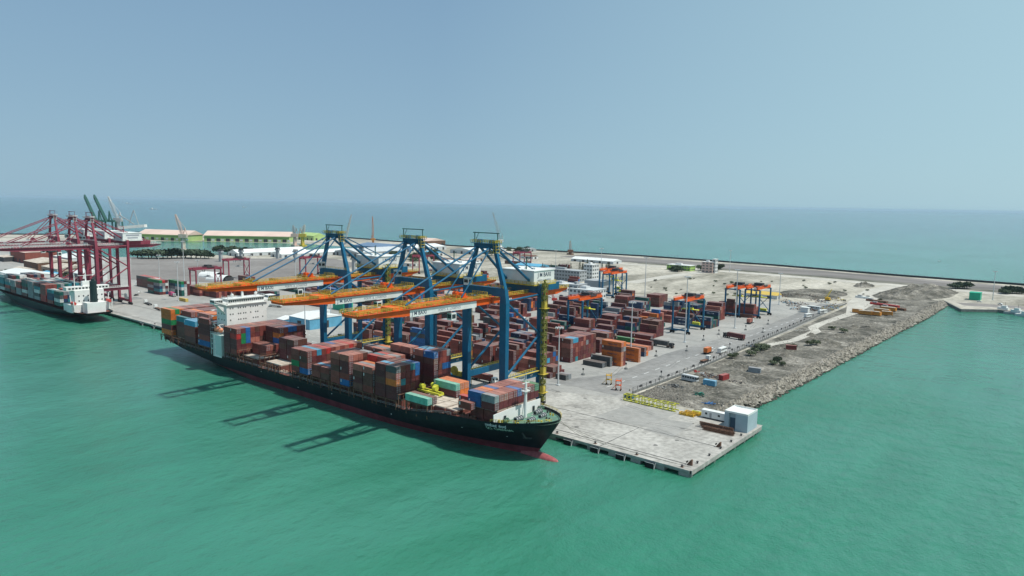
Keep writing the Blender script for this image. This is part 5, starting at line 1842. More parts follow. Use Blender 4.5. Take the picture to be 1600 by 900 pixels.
def tree_meshes(seed, w_, h, dense, mat, conifer=False):
    rr = random.Random(seed)
    mb = MB()
    for i in range(dense):
        if conifer:
            z = rr.uniform(0.12, 1) * h
            r_ = w_ * (1.05 - z / h) * math.sqrt(rr.random())
        else:
            cl = rr.randrange(6)
            ca_ = cl * 1.05 + seed
            cx, cy, cz = math.cos(ca_) * w_ * .45, math.sin(ca_) * w_ * .45, h * (.46 + .26 * ((cl * 7) % 5) / 5)
            a = rr.random() * 6.28; b_ = math.acos(rr.uniform(-.7, 1)); q = rr.random() ** .4
            x, y, z = cx + math.cos(a) * math.sin(b_) * w_ * .5 * q, cy + math.sin(a) * math.sin(b_) * w_ * .5 * q, cz + math.cos(b_) * h * .30 * q
        if conifer:
            a = rr.random() * 6.28
            x, y = math.cos(a) * r_, math.sin(a) * r_
        s_ = rr.uniform(.35, .8) * (0.7 if conifer else 1.0) * max(w_, 3) / 5
        u = Vector((rr.uniform(-1, 1), rr.uniform(-1, 1), rr.uniform(-1, 1))).normalized()
        v = u.orthogonal().normalized()
        c = Vector((x, y, z))
        mb.add([tuple(c + u * s_), tuple(c + v * s_), tuple(c - u * s_), tuple(c - v * s_)], [(0, 1, 2, 3)])
    tr = MB(); tr.tube((0, 0, -.1), (0, 0, h * .6), w_ * .05 + .12, .1, 6)
    for k in range(4):
        a = k * 1.6 + seed
        tr.tube((0, 0, h * .3), (math.cos(a) * w_ * .4, math.sin(a) * w_ * .4, h * .62), .12, .05, 5)
    return mb.mesh("crown", mat), tr.mesh("trunk", M['bark'])


TM = {'bush': [tree_meshes(i, 6, 7, 420, M['leafd']) for i in range(2)], 'dusty': [tree_meshes(i + 5, 5, 5, 360, M['leaf']) for i in range(2)],
      'cas': [tree_meshes(i + 9, 3.2, 13, 380, M['leafd'], True) for i in range(3)]}


def tree(kind, px, py, s_, label, group, name="tree"):
    p = at(px, py)
    t = thing(name, label, "tree", p, random.random() * 6, group)
    t.scale = (s_, s_, s_ * random.uniform(.85, 1.15))
    cm, tm = random.choice(TM[kind])
    for nme, me_ in (("crown", cm), ("trunk", tm)):
        o = bpy.data.objects.new(nme, me_); COL.objects.link(o); o.parent = t


rt = random.Random(4)
for i in range(16):
    tree('bush', 216 + i * 7.4 + rt.uniform(-2, 2), 404 + rt.uniform(-1, .5), rt.uniform(1.5, 2.4), "round dark tree in the row behind the grey tarmac", "round trees beside the grey tarmac")
for i in range(5):
    tree('bush', 345 + i * 11 + rt.uniform(-2, 2), 397, rt.uniform(1.5, 2.2), "dark tree beside the white tarpaulin roofed sheds", "trees by the white tarpaulin roofed sheds")
for i in range(26):
    tree('cas', 903 + rt.random() * 50, 424 + rt.random() * 9 + 0, rt.uniform(.8, 1.15), "dark feathery casuarina right of the grey office block", "casuarina grove", "casuarina_tree")
for i in range(9):
    tree('cas', 846 + i * 5.5 + rt.uniform(-2, 2), 425 + rt.uniform(-2, 2), rt.uniform(.6, .9), "dark conifer behind the nearest machinery house", "conifers behind the nearest machinery house", "casuarina_tree")
for i in range(12):
    tree('bush', rt.choice([1052, 1058, 1062, 1092, 1118, 1124]) + rt.uniform(-4, 4), 423 + rt.uniform(-2, 2), rt.uniform(.7, 1.2), "dark tree around the lime green and pink buildings", "trees around the green and pink buildings")
for i in range(7):
    tree('bush', 1489 + i * 3.6, 451 + rt.uniform(-.6, .6), rt.uniform(.9, 1.3), "dense tree in the right hand coast road clump", "tree clump by the coast road")
for i in range(9):
    tree('bush', 1567 + i * 3.6, 459 + rt.uniform(-.8, .8), rt.uniform(.8, 1.2), "dark tree in the clump nearest the right edge", "tree clump at the right edge")
for i in range(14):
    tree('bush', rt.uniform(740, 830), 391 + rt.uniform(0, 9), rt.uniform(.8, 1.5), "dark far yard tree near the sea wall", "far yard trees")
for i in range(22):
    tree('dusty', rt.uniform(5, 130), rt.uniform(428, 455), rt.uniform(1.0, 1.9), "dusty green tree among the port sheds at left", "dusty trees among the left port sheds")
for i in range(16):
    tree('bush', rt.uniform(530, 700), 398 + rt.uniform(0, 14), rt.uniform(.9, 1.6), "dark tree behind the blue crane legs in the far yard", "trees behind the blue cranes")
for i, (px, py) in enumerate(((1208, 570), (1214, 566), (1222, 571), (1190, 548), (1196, 546), (1180, 551), (1186, 545), (1173, 556), (1240, 543), (1265, 540), (1275, 539), (1143, 560), (1150, 556), (1300, 515), (1318, 520))):
    tree('dusty', px, py, rt.uniform(.35, .7), "low dusty bush on the rubble strip", "bushes on the rubble strip", "bush")
for i in range(40):
    y = rt.uniform(1010, 1420)
    tree('dusty', y, 428 + (y - 1010) * 0.055 + rt.uniform(-3, 30), rt.uniform(.25, .5), "small scrub bush on the sandy ground", "scrub bushes on the sandy ground", "bush")


# ------------------------------------------------------------------ light masts
def mast_mesh(h):
    mb = MB(); mb.tube((0, 0, 0), (0, 0, h), .42, .2, 10); mb.box(-.9, .9, -.9, .9, 0, .5)
    pole = mb.mesh("pole", M['ltgrey'])
    mb = MB(); mb.tube((0, 0, h - .3), (0, 0, h), 1.0, 1.0, 12)
    head = mb.mesh("head_frame", M['grey'])
    lm = MB()
    for k in range(8):
        a = k * math.pi / 4
        lm.cbox(math.cos(a) * 1.7, math.sin(a) * 1.7, h - .5, .8, .5, .6, rz=a)
    return pole, head, lm.mesh("floodlight", M['ltgrey'])


MM = {h: mast_mesh(h) for h in (28, 33, 42)}
ml = ["tall light mast on the quay beside the nearest blue crane's stair tower", "tall light mast in front of the orange container stack", "tall light mast beside the lone yard gantry",
      "tall light mast at the inner corner of the yard by the dark blue containers", "tall light mast by the sandy ground at the end of the yard", "light mast left of the near ship's bridge",
      "light mast behind the near ship's stern containers", "light mast above the farthest boom tip", "light mast beyond the office blocks", "light mast in the middle of the container yard",
      "light mast on the jetty at the far right", "light mast seen between the farthest and middle cranes", "light mast beside the light blue warehouse", "light mast beside the maroon tarmac gantry",
      "light mast behind the lime green warehouse road", "light mast far behind the nearest machinery house", "light mast by the grey tarmac trees", "light mast near the coast road behind the sandy ground"]
for i, (px, py, h) in enumerate(((872, 602, 28), (985, 564, 33), (1070, 535, 42), (1148, 513, 42), (1217, 476, 28), (279, 470, 33), (250, 453, 33), (310, 452, 28), (938, 452, 42), (1007, 478, 42),
                                 (1551, 469, 28), (517, 500, 33), (477, 520, 33), (392, 452, 33), (462, 440, 33), (868, 425, 28), (288, 440, 42), (1140, 424, 28))):
    p = at(px, py)
    t = thing("light_mast", ml[i], "light mast", (p.x, p.y, QZ), 0, "tall light masts")
    for nme, me_ in zip(("pole", "head_frame"), MM[h][:2]):
        o = bpy.data.objects.new(nme, me_); COL.objects.link(o); o.parent = t
        hd = o
    o = bpy.data.objects.new("floodlight_ring", MM[h][2]); COL.objects.link(o); o.parent = hd
# small masts
for i, (px, py) in enumerate(((911, 586), (978, 577), (1025, 557), (1073, 549), (1099, 532), (1140, 545), (1192, 520), (1270, 498), (1033, 590), (1200, 507), (1123, 523), (1165, 516))):
    p = at(px, py)
    t = thing("yard_marker", "short yard marker post on a dark round concrete base", "marker post", (p.x, p.y, QZ), 0, "marker posts along the yard road")
    mb = MB(); mb.tube((0, 0, 0), (0, 0, 3.6), .1, n=6); mb.box(-.4, .4, -.12, .12, 2.6, 3.6); mb.build("pole", M['dark'], t)
    mb = MB(); mb.tube((0, 0, 0), (0, 0, .9), 1.0, .8, 10); mb.build("base", M['dconcrete'], t)

# ------------------------------------------------------------------ yard wall and barrier blocks
A0 = [(-62, 70), (-61, 141), (-63, 202), (-66, 300), (-70, 400), (-72, 470)]
wall = thing("yard_wall", "long low concrete wall with fence posts between the yard and the rubble strip", "wall", (0, 0, 0))
mb = MB(); ps = MB()
for (x0, y0), (x1, y1) in zip(A0[:-1], A0[1:]):
    mb.beam((x0, y0, QZ + .5), (x1, y1, QZ + .5), .5, 1.3)
    n = int(abs(y1 - y0) / 4)
    for k in range(n):
        f = k / n
        ps.beam((lerp(x0, x1, f), lerp(y0, y1, f), QZ + 1), (lerp(x0, x1, f), lerp(y0, y1, f), QZ + 3.0), .16, .16)
    ps.beam((x0, y0, QZ + 2.9), (x1, y1, QZ + 2.9), .07, .07); ps.beam((x0, y0, QZ + 2.2), (x1, y1, QZ + 2.2), .07, .07)
mb.build("panel", M['dconcrete'], wall); ps.build("fence_post", M['dark'], wall)
for i in range(30):
    y = 74 + i * 9.5
    mb = MB(); mb.prism([(-.9, -.3), (.9, -.3), (.9, .3), (-.9, .3)], 0, .5); mb.box(-.85, .85, -.16, .16, .5, 1.0)
    o = mb.build("barrier_block", M['dark'] if i % 3 else M['concrete'], loc=(-65.5 - (0 if y < 141 else (y - 141) * .03), y, QZ + .04))
    o.rotation_euler = (0, 0, 1.57)
    tag(o, "barrier block along the yard wall", "barrier", "barrier blocks along the yard wall")

# ------------------------------------------------------------------ vehicles
def wheels(t, xs, w_, r_=.5, z=None):
    for x in xs:
        for s_ in (-1, 1):
            mb = MB(); mb.tube((x, s_ * (w_ / 2 - .3), r_), (x, s_ * w_ / 2, r_), r_, n=12); mb.build("wheel", M['black'], t)


def truck(label, px, py, rz, cab_m, load=None, L=FEU, bed=M['rust'], group="trucks on the yard road", name="container_truck", p=None):
    p = p or at(px, py)
    t = thing(name, label, "truck", (p.x, p.y, QZ + .06), rz, group)
    mb = MB(); mb.box(-L / 2, L / 2, -1.1, 1.1, 1.0, 1.3); mb.box(L / 2 - .2, L / 2 + 3.8, -.6, .6, .7, 1.1); mb.build("chassis", bed, t)
    mb = MB()
    x0 = L / 2 + 1.0
    mb.add([(x0, -1.15, .7), (x0 + 2.3, -1.15, .7), (x0 + 2.3, 1.15, .7), (x0, 1.15, .7), (x0, -1.15, 3.1), (x0 + 1.9, -1.15, 3.1), (x0 + 1.9, 1.15, 3.1), (x0, 1.15, 3.1)],
           [(3, 2, 1, 0), (4, 5, 6, 7), (0, 1, 5, 4), (1, 2, 6, 5), (2, 3, 7, 6), (3, 0, 4, 7)])
    c = mb.build("cab", cab_m, t)
    mb = MB(); mb.beam((x0 + 2.22, 0, 1.95), (x0 + 2.0, 0, 2.85), 2.0, .05, up=(0, 1, 0)); mb.box(x0 + .8, x0 + 1.7, -1.17, -1.15, 1.9, 2.7); mb.box(x0 + .8, x0 + 1.7, 1.15, 1.17, 1.9, 2.7); mb.build("windscreen", M['glass'], c)
    wheels(t, (-L / 2 + 1, -L / 2 + 2.2, -L / 2 + 3.4, L / 2 - .3, x0 + 1.6), 2.4)
    if load:
        o = bpy.data.objects.new("shipping_container", CM[(L, CHH)]); COL.objects.link(o)
        o.location = (p.x, p.y, QZ + .06 + 1.3); o.rotation_euler = (0, 0, rz); o.color = (*CC[load][1], 1)
        tag(o, "%s container carried by the %s" % (CC[load][0], " ".join(label.replace("truck", "lorry").split()[:9])), "container", group="containers on trailers")
    return t


R90 = math.pi / 2
truck("truck with a dark cab hauling one maroon box across the yard road", 1150, 530, math.pi * .93, M['dark'], 'maroon')
truck("truck with a white cab driving up the yard road", 1105, 553, R90 * 1.02, M['white'], 'orange', TEU)
truck("empty rusty flatbed truck with a white cab beside the yard wall", 1100, 566, R90 * .98, M['white'], None, TEU, M['rust'])
truck("parked truck with a dark trailer by the long orange row", 1030, 541, 0, M['dark'], 'dgrey')
truck("yard truck waiting behind the second blue crane", 590, 500, math.pi, M['white'], 'rust')
truck("yard truck near the light blue warehouse", 465, 523, 0.2, M['white'], 'rust', TEU)
truck("empty trailer truck on the quay road left of the near ship", 232, 476, math.pi * .95, M['white'], None, FEU, M['dark'])
truck("second empty trailer truck on the quay road", 248, 484, math.pi * .95, M['white'], None, FEU, M['rust'])
truck("truck under the left yard's yellow container", 268, 463, 0, M['bgrey'], 'pink', TEU)


for i, (x, y, rz_, ld, L2) in enumerate(((-128, 40, 0, 'rust', FEU), (-175, 44, math.pi, 'maroon', FEU), (-150, 130, 0, 'brown', FEU), (-205, 95, math.pi, None, FEU), (-176, 162, 0, 'maroon', FEU),
                                         (-150, 222, 0, 'grey', FEU), (-230, 190, 0, 'rust', FEU), (-255, 55, 0, 'navy', FEU), (-96, 300, 1.6, 'salmon', TEU), (-215, 253, 0, 'brown', FEU))):
    truck(["yard truck with a rust red box under the nearest crane's portal", "yard truck crossing the apron under the middle blue crane", "yard truck in the aisle behind the five high block", "empty yard truck in the aisle behind the first yard block",
           "yard truck driving beside the fourth yard block", "yard truck with a grey box beside the lone gantry", "yard truck deep in the yard behind the first gantry", "yard truck with a navy box left of the middle blue crane",
           "yard truck with a salmon box at the right end of the yard", "yard truck far back near the seventh yard block"][i], 0, 0, rz_, M['white'], ld, L2, M['dark'], p=Vector((x, y, QZ)))


def bus(label, px, py, rz, L=8.5, mat=None, name="bus", cat="bus", grp=None, wh=True):
    p = at(px, py)
    t = thing(name, label, cat, (p.x, p.y, QZ + .06), rz, grp)
    mb = MB(); mb.box(-L / 2, L / 2, -1.15, 1.15, .5, 3.0); mb.box(-L / 2 + .2, L / 2 - .2, -1.05, 1.05, 3.0, 3.15); mb.build("body", mat or M['white'], t)
    mb = MB()
    n = int(L / 1.4)
    for k in range(n):
        x = -L / 2 + .5 + k * 1.4
        for s_ in (-1.16, 1.14):
            mb.box(x, x + 1.05, s_, s_ + .02, 1.7, 2.6)
    mb.box(L / 2, L / 2 + .02, -1.0, 1.0, 1.5, 2.7)
    mb.build("window", M['glass'], t)
    if wh:
        wheels(t, (-L / 2 + 1.6, L / 2 - 1.6), 2.3, .45)
    return t


bus("white minibus driving along the yard road", 1128, 551, R90 * 1.0)
bus("stripped white bus body resting on the rubble", 1078, 596, -.1, 8.5, M['ltgrey'], wh=False)
bus("long white bus parked at the far corner of the yard", 1272, 484, -.15, 11, grp="white buses at the yard corner")
bus("white bus parked nearest the wall at the yard corner", 1285, 490, 1.2, 9, grp="white buses at the yard corner")
bus("shorter white bus beside the wall at the yard corner", 1262, 496, 1.3, 7, grp="white buses at the yard corner")
# tanker
p = at(432, 480)
t = thing("tanker_truck", "white tanker truck parked behind the ship's bridge wing", "truck", (p.x, p.y, QZ), .3)
mb = MB(); mb.tube((-5, 0, 2.2), (5, 0, 2.2), 1.3, n=14); mb.build("tank", M['white'], t)
mb = MB(); mb.box(-7.6, -5.4, -1.1, 1.1, .6, 3); mb.build("cab", M['white'], t)
mb = MB(); mb.box(-7, 5, -.6, .6, .7, 1.1); mb.build("chassis", M['dark'], t)
wheels(t, (-6.5, 2, 3.5), 2.4)
for lab, px, py, r_, h in (("white storage tank right of the light blue warehouse", 497, 501, 5.5, 7), ("second storage tank beside the bright green tank house", 509, 497, 3.5, 6)):
    p = at(px, py)
    t = thing("storage_tank", lab, "tank", (p.x, p.y, QZ)); mb = MB(); mb.tube((0, 0, 0), (0, 0, h), r_, n=24); mb.build("shell", M['white'], t)
    mb = MB(); mb.tube((0, 0, h), (0, 0, h + .9), r_, .4, 24); mb.build("roof", M['ltgrey'], t)
# cars
def car(px, py, rz, mat, label):
    p = at(px, py)
    t = thing("parked_car", label, "car", (p.x, p.y, QZ + .05), rz, "cars parked around the yard offices")
    mb = MB(); mb.box(-2.1, 2.1, -.85, .85, .3, .85)
    mb.add([(-1.4, -.8, .85), (1.2, -.8, .85), (1.2, .8, .85), (-1.4, .8, .85), (-.9, -.7, 1.45), (.6, -.7, 1.45), (.6, .7, 1.45), (-.9, .7, 1.45)],
           [(4, 5, 6, 7), (0, 1, 5, 4), (1, 2, 6, 5), (2, 3, 7, 6), (3, 0, 4, 7)])
    mb.build("body", mat, t)
    mb = MB(); mb.box(-1.0, .7, -.83, .83, .95, 1.3); mb.build("window", M['glass'], t)
    wheels(t, (-1.3, 1.3), 1.7, .33)


for k, (px, py, c, l) in enumerate(((858, 465, 'white', "white car by the nearest machinery house"), (868, 468, 'grey', "grey car by the low white office"), (877, 463, 'dark', "dark car by the low white office"),
                                    (886, 470, 'white', "white car in front of the workshop office"), (893, 474, 'dark', "dark car in front of the workshop office"), (851, 474, 'bgrey', "grey car near the yellow stair tower top"),
                                    (1530, 472, 'white', "white car on the jetty at right"), (1563, 476, 'white', "second white car on the jetty at right"), (218, 458, 'white', "white car beside the maroon crane"), (213, 462, 'dark', "dark car beside the maroon crane"))):
    car(px, py, rt.uniform(0, 3), M[c], l)

# ------------------------------------------------------------------ quay end: pump house, trailer office, scrap, spreader frames
p = Vector((-0.9, 50.0, QZ + .1))
t = thing("pump_house", "blue grey block house with recessed dark door on the end of the quay", "building", (p.x, p.y, p.z))
mb = MB(); mb.box(-9.2, -7.4, 0, 10, 0, 6.6); mb.box(-4.8, 0, 0, 10, 0, 6.6); mb.box(-7.4, -4.8, 1.2, 10, 0, 6.6)
o = mb.build("wall", M['bwhite'], t)
o.data.materials.clear(); o.data.materials.append(mk("pale_blue_render", (0.36, 0.45, 0.49), .8, .08, .3))
mb = MB()
mb.box(-9.2, 0, 0, .25, 6.6, 7.3); mb.box(-9.2, 0, 9.75, 10, 6.6, 7.3); mb.box(-9.2, -8.95, .25, 9.75, 6.6, 7.3); mb.box(-.25, 0, .25, 9.75, 6.6, 7.3); mb.box(-8.95, -.25, .25, 9.75, 6.6, 6.75)
mb.build("roof", M['white'], t)
mb = MB(); mb.box(-7.3, -4.9, 1.1, 1.2, 0, 4.6); mb.build("door", mk("slate_blue_door", (0.05, 0.10, 0.14), .6), t)
t = thing("site_office", "long white site cabin with small dark windows beside the block house", "cabin", (-22.8, 57.2, QZ + .1))
mb = MB(); mb.box(0, 12.2, 0, 2.6, .5, 3.3); mb.box(-.05, 12.25, -.05, 2.65, 3.3, 3.42); mb.build("body", M['white'], t)
for x in (1.6, 7.0, 10.3):
    mb = MB(); mb.box(x, x + .9, -.04, 0, 1.7, 2.5); mb.build("window", M['glass'], t)
mb = MB(); mb.box(3.5, 4.4, -.05, 0, .6, 2.6); mb.build("door", M['bgrey'], t)
mb = MB(); mb.box(.5, 11.7, .3, 2.3, 0, .5); mb.build("plinth", M['dark'], t)
for i, (x, y, L, n) in enumerate(((-17.5, 44.8, 13, 5), (-15.5, 42.4, 12, 4), (-18.5, 47.0, 7, 3))):
    t = thing("scrap_beam_stack", ["long stack of rusty steel lattice beams in front of the white site cabin", "lower stack of rusty steel beams nearest the quay edge", "short heap of rusty frames beside the longer stack"][i], "scrap", (x, y, QZ + .1), .02, "rusty steel stacks on the quay")
    for k in range(n):
        mb = MB()
        z = .2 + (k // 2) * .75
        yy = (k % 2) * 1.1
        o0 = rt.uniform(-.5, .5)
        for dy in (0, .7):
            for dz in (0, .5):
                mb.beam((o0, yy + dy, z + dz), (L + o0, yy + dy, z + dz), .16, .16)
        q_ = 0.0
        while q_ < L - 1:
            mb.beam((o0 + q_, yy, z), (o0 + q_ + 1, yy, z + .5), .1, .1); mb.beam((o0 + q_, yy + .7, z + .5), (o0 + q_ + 1, yy + .7, z), .1, .1); mb.beam((o0 + q_, yy, z + .5), (o0 + q_, yy + .7, z + .5), .1, .1)
            q_ += 1
        mb.build("lattice_beam", M['rust'], t)


def frame(label, x, y, L, W, H, mat, rz=0, group="yellow lifting frames on the quay"):
    t = thing("lifting_rig", label, "lifting frame", (x, y, QZ + .1), rz, group)
    mb = MB()
    for yy in (0, W):
        for zz in (.2, H):
            mb.beam((0, yy, zz), (L, yy, zz), .28, .32)
        for k in range(int(L / 2) + 1):
            mb.beam((min(L, k * 2), yy, .2), (min(L, k * 2), yy, H), .2, .2)
            if k % 2 == 0 and k * 2 + 2 <= L:
                mb.beam((k * 2, yy, .2), (k * 2 + 2, yy, H), .14, .14)
    mb.build("side_truss", mat, t)
    mb = MB()
    for k in range(int(L / 3) + 1):
        mb.beam((min(L, k * 3), 0, H), (min(L, k * 3), W, H), .2, .2); mb.beam((min(L, k * 3), 0, .2), (min(L, k * 3), W, .2), .2, .2)
    mb.build("cross_member", mat, t)


frame("left hand bright yellow steel frame at the back edge of the quay", -59.5, 57.5, 8.5, 2.6, 2.7, M['lime'])
frame("middle bright yellow steel frame at the back edge of the quay", -50.5, 57.3, 8.5, 2.6, 2.5, M['lime'])
frame("right hand bright yellow steel frame with open top", -41.5, 56.9, 7.5, 3.0, 2.8, M['lime'])
ypal = mk("deep_yellow_paint", (0.62, 0.36, 0.03), .6, .15, .5)
frame("low deep yellow spreader frame between the yellow frames and the white cabin", -31.5, 55.0, 6.5, 1.6, .9, ypal)
frame("second low deep yellow spreader frame behind the first", -30.5, 58.0, 6.5, 1.6, .9, ypal)
frame("small lime yellow lifting beam behind the deep yellow frames", -28.5, 60.5, 6.0, 1.0, .8, M['lime'])
t = thing("blue_skip", "blue skip at the corner of the yard wall", "skip", (-61.5, 61.5, QZ + .1)); mb = MB(); mb.box(0, 4, 0, 2, .2, 1.6); mb.build("body", M['blue'], t); mb = MB(); mb.box(.1, 3.9, .1, 1.9, 1.6, 1.7); mb.build("load", M['dark'], t)
for i, (px, py) in enumerate(((951, 601), (966, 610))):
    p = at(px, py)
    t = thing("access_platform", ["yellow and brown wheeled access platform on the apron", "orange and white wheeled access stair by the blue skip"][i], "access platform", (p.x, p.y, QZ + .06), .4)
    mb = MB()
    for a in (-1.2, 1.2):
        for b_ in (-.9, .9):
            mb.beam((a, b_, .4), (a, b_, 4.6), .16, .16)
    mb.box(-1.3, 1.3, -1, 1, 2.4, 2.6); mb.box(-1.3, 1.3, -1, 1, 4.5, 4.65); mb.rail([(-1.2, -.9, 4.6), (1.2, -.9, 4.6), (1.2, .9, 4.6)], t=.1)
    mb.beam((-3, 0, .3), (-1.2, 0, 2.5), .8, .15)
    mb.build("frame", ypal if i == 0 else M['orange'], t); wheels(t, (-1.1, 1.1), 2.2, .35)
# fenders, bollards, end stops
for i, x in enumerate((-48.3, -36.6, -26.0, -14.5, -60, -330, -352, -372, -392, -410)):
    t = thing("quay_fender", "black fender panel with steel bracket on quay face", "fender", (x, 0, 0), 0, "fenders along the quay face")
    mb = MB(); mb.box(-1.6, 1.6, -1.5, -.9, .1, 1.9); mb.build("rubber_panel", M['black'], t)
    mb = MB(); mb.tube((-.9, -.9, 1.0), (-.9, .4, 1.0), .6, n=10); mb.tube((.9, -.9, 1.0), (.9, .4, 1.0), .6, n=10); mb.build("cone", M['black'], t)
    mb = MB(); mb.beam((1.75, -1.4, -.2), (1.75, -.2, 2.1), .12, .12); mb.beam((1.75, -1.4, -.2), (1.75, -1.4, 1.9), .12, .12); mb.beam((1.75, -1.5, 1.9), (-1.7, -1.5, 1.9), .12, .12); mb.build("bracket", M['ltgrey'], t)
for i in range(24):
    x = -4 - i * 17.0
    t = thing("bollard", "black mooring bollard on the quay edge", "bollard", (x, 1.5, QZ + .02), 0, "bollards along the quay edge")
    mb = MB(); mb.tube((0, 0, 0), (0, 0, .6), .3, .26, 10); mb.tube((0, 0, .55), (.0, 0, .8), .45, .38, 10); mb.build("post", M['dark'], t)
    mb = MB(); mb.box(-.55, .55, -.55, .55, 0, .08); mb.build("base", M['rust'], t)
for i in range(5):
    t = thing("bollard", "black mooring bollard on the end edge of the quay", "bollard", (-1.6, 8 + i * 9.5, QZ + .02), 0, "bollards on the quay end")
    mb = MB(); mb.tube((0, 0, 0), (0, 0, .6), .3, .26, 10); mb.tube((0, 0, .55), (0, 0, .8), .45, .38, 10); mb.build("post", M['dark'], t)
for i, y in enumerate((4.9, 28.2)):
    t = thing("rail_end_stop", ["rusty rail end stop on the waterside crane rail", "rusty rail end stop on the landside crane rail"][i], "end stop", (-2.6, y, QZ + .1), 0, "end stops of the crane rails")
    mb = MB(); mb.add([(-1.2, -.4, 0), (.6, -.4, 0), (.6, .4, 0), (-1.2, .4, 0), (.2, -.4, 1.9), (.6, -.4, 1.9), (.6, .4, 1.9), (.2, .4, 1.9)], [(3, 2, 1, 0), (4, 5, 6, 7), (0, 1, 5, 4), (1, 2, 6, 5), (2, 3, 7, 6), (3, 0, 4, 7)])
    mb.build("stop", M['rust'], t); mb = MB(); mb.box(-1.4, -1.1, -.5, .5, .6, 1.1); mb.build("buffer", M['black'], t)
# mooring lines
for i, (a, b_) in enumerate((((-46, -12.2, 12.6), (-20.9, 1.5, 3.0)), ((-44.5, -13.5, 12.8), (-3.9, 1.5, 3.0)), ((-50, -7.5, 12.6), (-37.9, 1.5, 3.0)), ((-308, -10, 8.6), (-344, 1.5, 3.0)), ((-308, -14, 8.6), (-361, 1.5, 3.0)))):
    mb = MB(); a = Vector(a); b_ = Vector(b_)
    P = [a.lerp(b_, k / 10) - Vector((0, 0, 1.6 * math.sin(math.pi * k / 10))) for k in range(11)]
    for u, v in zip(P[:-1], P[1:]):
        mb.tube(u, v, .07, n=4)
    tag(mb.build("mooring_line", M['rope']), ["mooring line from the near ship's bow to the second quay bollard", "longest mooring line from the near ship's bow towards the quay corner", "short mooring line from the near ship's bow",
                                          "mooring line from the near ship's stern, shorter one", "mooring line from the near ship's stern, longer one"][i], "mooring line", "mooring lines of the near ship")

# ------------------------------------------------------------------ junk on the rubble strip
def cbx(label, px, py, rz, col, L=TEU, z=0.0):
    p = at(px, py)
    o = bpy.data.objects.new("shipping_container", CM[(L, CHH)]); COL.objects.link(o)
    o.location = (p.x, p.y, QZ + .1 + z); o.rotation_euler = (0, 0, rz); o.color = (*col, 1)
    tag(o, label, "container", "old containers on the rubble strip")
    d = bpy.data.objects.new("door", DM[(L, CHH)]); COL.objects.link(d); d.parent = o; d.color = (*col, 1)


cbx("light blue container standing on the rubble strip", 1109, 602, .0, (0.14, 0.40, 0.58))
cbx("weathered red container with open door on the rubble strip", 1131, 593, R90 * .9, (0.30, 0.04, 0.04), FEU * .5 + 0 if False else TEU)
cbx("grey container near the rock bank on the rubble strip", 1179, 582, .15, (0.28, 0.31, 0.33))
cbx("dull red container by the white dirt track", 1236, 546, .4, (0.22, 0.05, 0.04))


def junk(name, label, px, py, n, r_, mats, seed, h=.8, group=None, cat="scrap heap"):
    rr = random.Random(seed)
    p = at(px, py)
    t = thing(name, label, cat, (p.x, p.y, QZ + .05), 0, group)
    for k, mt in enumerate(mats):
        mb = MB()
        for i in range(n // len(mats)):
            a = rr.random() * 6.28; d = r_ * math.sqrt(rr.random())
            c = Vector((math.cos(a) * d, math.sin(a) * d * .6, rr.random() * h * (1.3 - d / r_)))
            q_ = c + Vector((rr.uniform(-1, 1), rr.uniform(-1, 1), rr.uniform(-.4, .4))) * rr.uniform(.4, 2)
            mb.beam(c, q_, rr.uniform(.1, .7), rr.uniform(.05, .4))
        mb.build("scrap_pieces", mt, t)


junk("scrap_heap", "heap of dark tyres and scrap between the bus body and the red container", 1108, 588, 120, 6.5, [M['dark'], M['rust'], M['grey']], 1, 1.2)
junk("scrap_heap", "blue and dark scrap heap beside the yard wall fence", 1180, 543, 120, 6, [M['dark'], mk("faded_blue_scrap", (.10, .15, .2), .8)], 2, 2.2)
junk("scrap_heap", "green netting and timber heap near the rock bank", 1095, 618, 40, 2.6, [mk("green_netting", (.03, .22, .15), .8), M['dkgreen']], 3, 1.4)
junk("scrap_heap", "blue tarpaulin heap on the rock bank", 1107, 631, 16, 1.8, [mk("blue_tarpaulin", (.03, .14, .36), .6)], 4, .7)
junk("scrap_heap", "pale timber heap behind the light blue container", 1150, 597, 60, 4, [M['pale'], M['dark']], 5, .8)
junk("scrap_heap", "red tarpaulin heap by the wall", 1088, 581, 14, 2.0, [M['red']], 6, .6)
junk("scrap_heap", "dark broken concrete heap behind the yellow frames, left", 1035, 606, 60, 3, [M['dconcrete'], M['concrete']], 7, .7)
junk("scrap_heap", "dark broken concrete heap behind the yellow frames, right", 1056, 604, 70, 4, [M['dconcrete'], M['dark']], 8, .8)
for i in range(14):
    px = 1228 + i * 6.2
    junk("scrap_heap", "rusty scrap pile in the row behind the yard", px, 479 + rt.uniform(-9, 6) - (3 if px > 1290 else 0), 60, 7, [M['rust'], M['dark'], rt.choice([M['tan'], M['grey'], M['sky'], M['yellow']])], 20 + i, 2.6, "scrap row at the back of the yard")
for i in range(9):
    junk("scrap_heap", "dark scrap beyond the sandy clearing", 1165 + i * 17, 462 + rt.uniform(-3, 3), 60, 10, [M['rust'], M['dark']], 40 + i, 2.2, "dark scrap beyond the clearing")
org = mk("ochre_machine_paint", (0.52, 0.22, 0.04), .6, .3, .4)
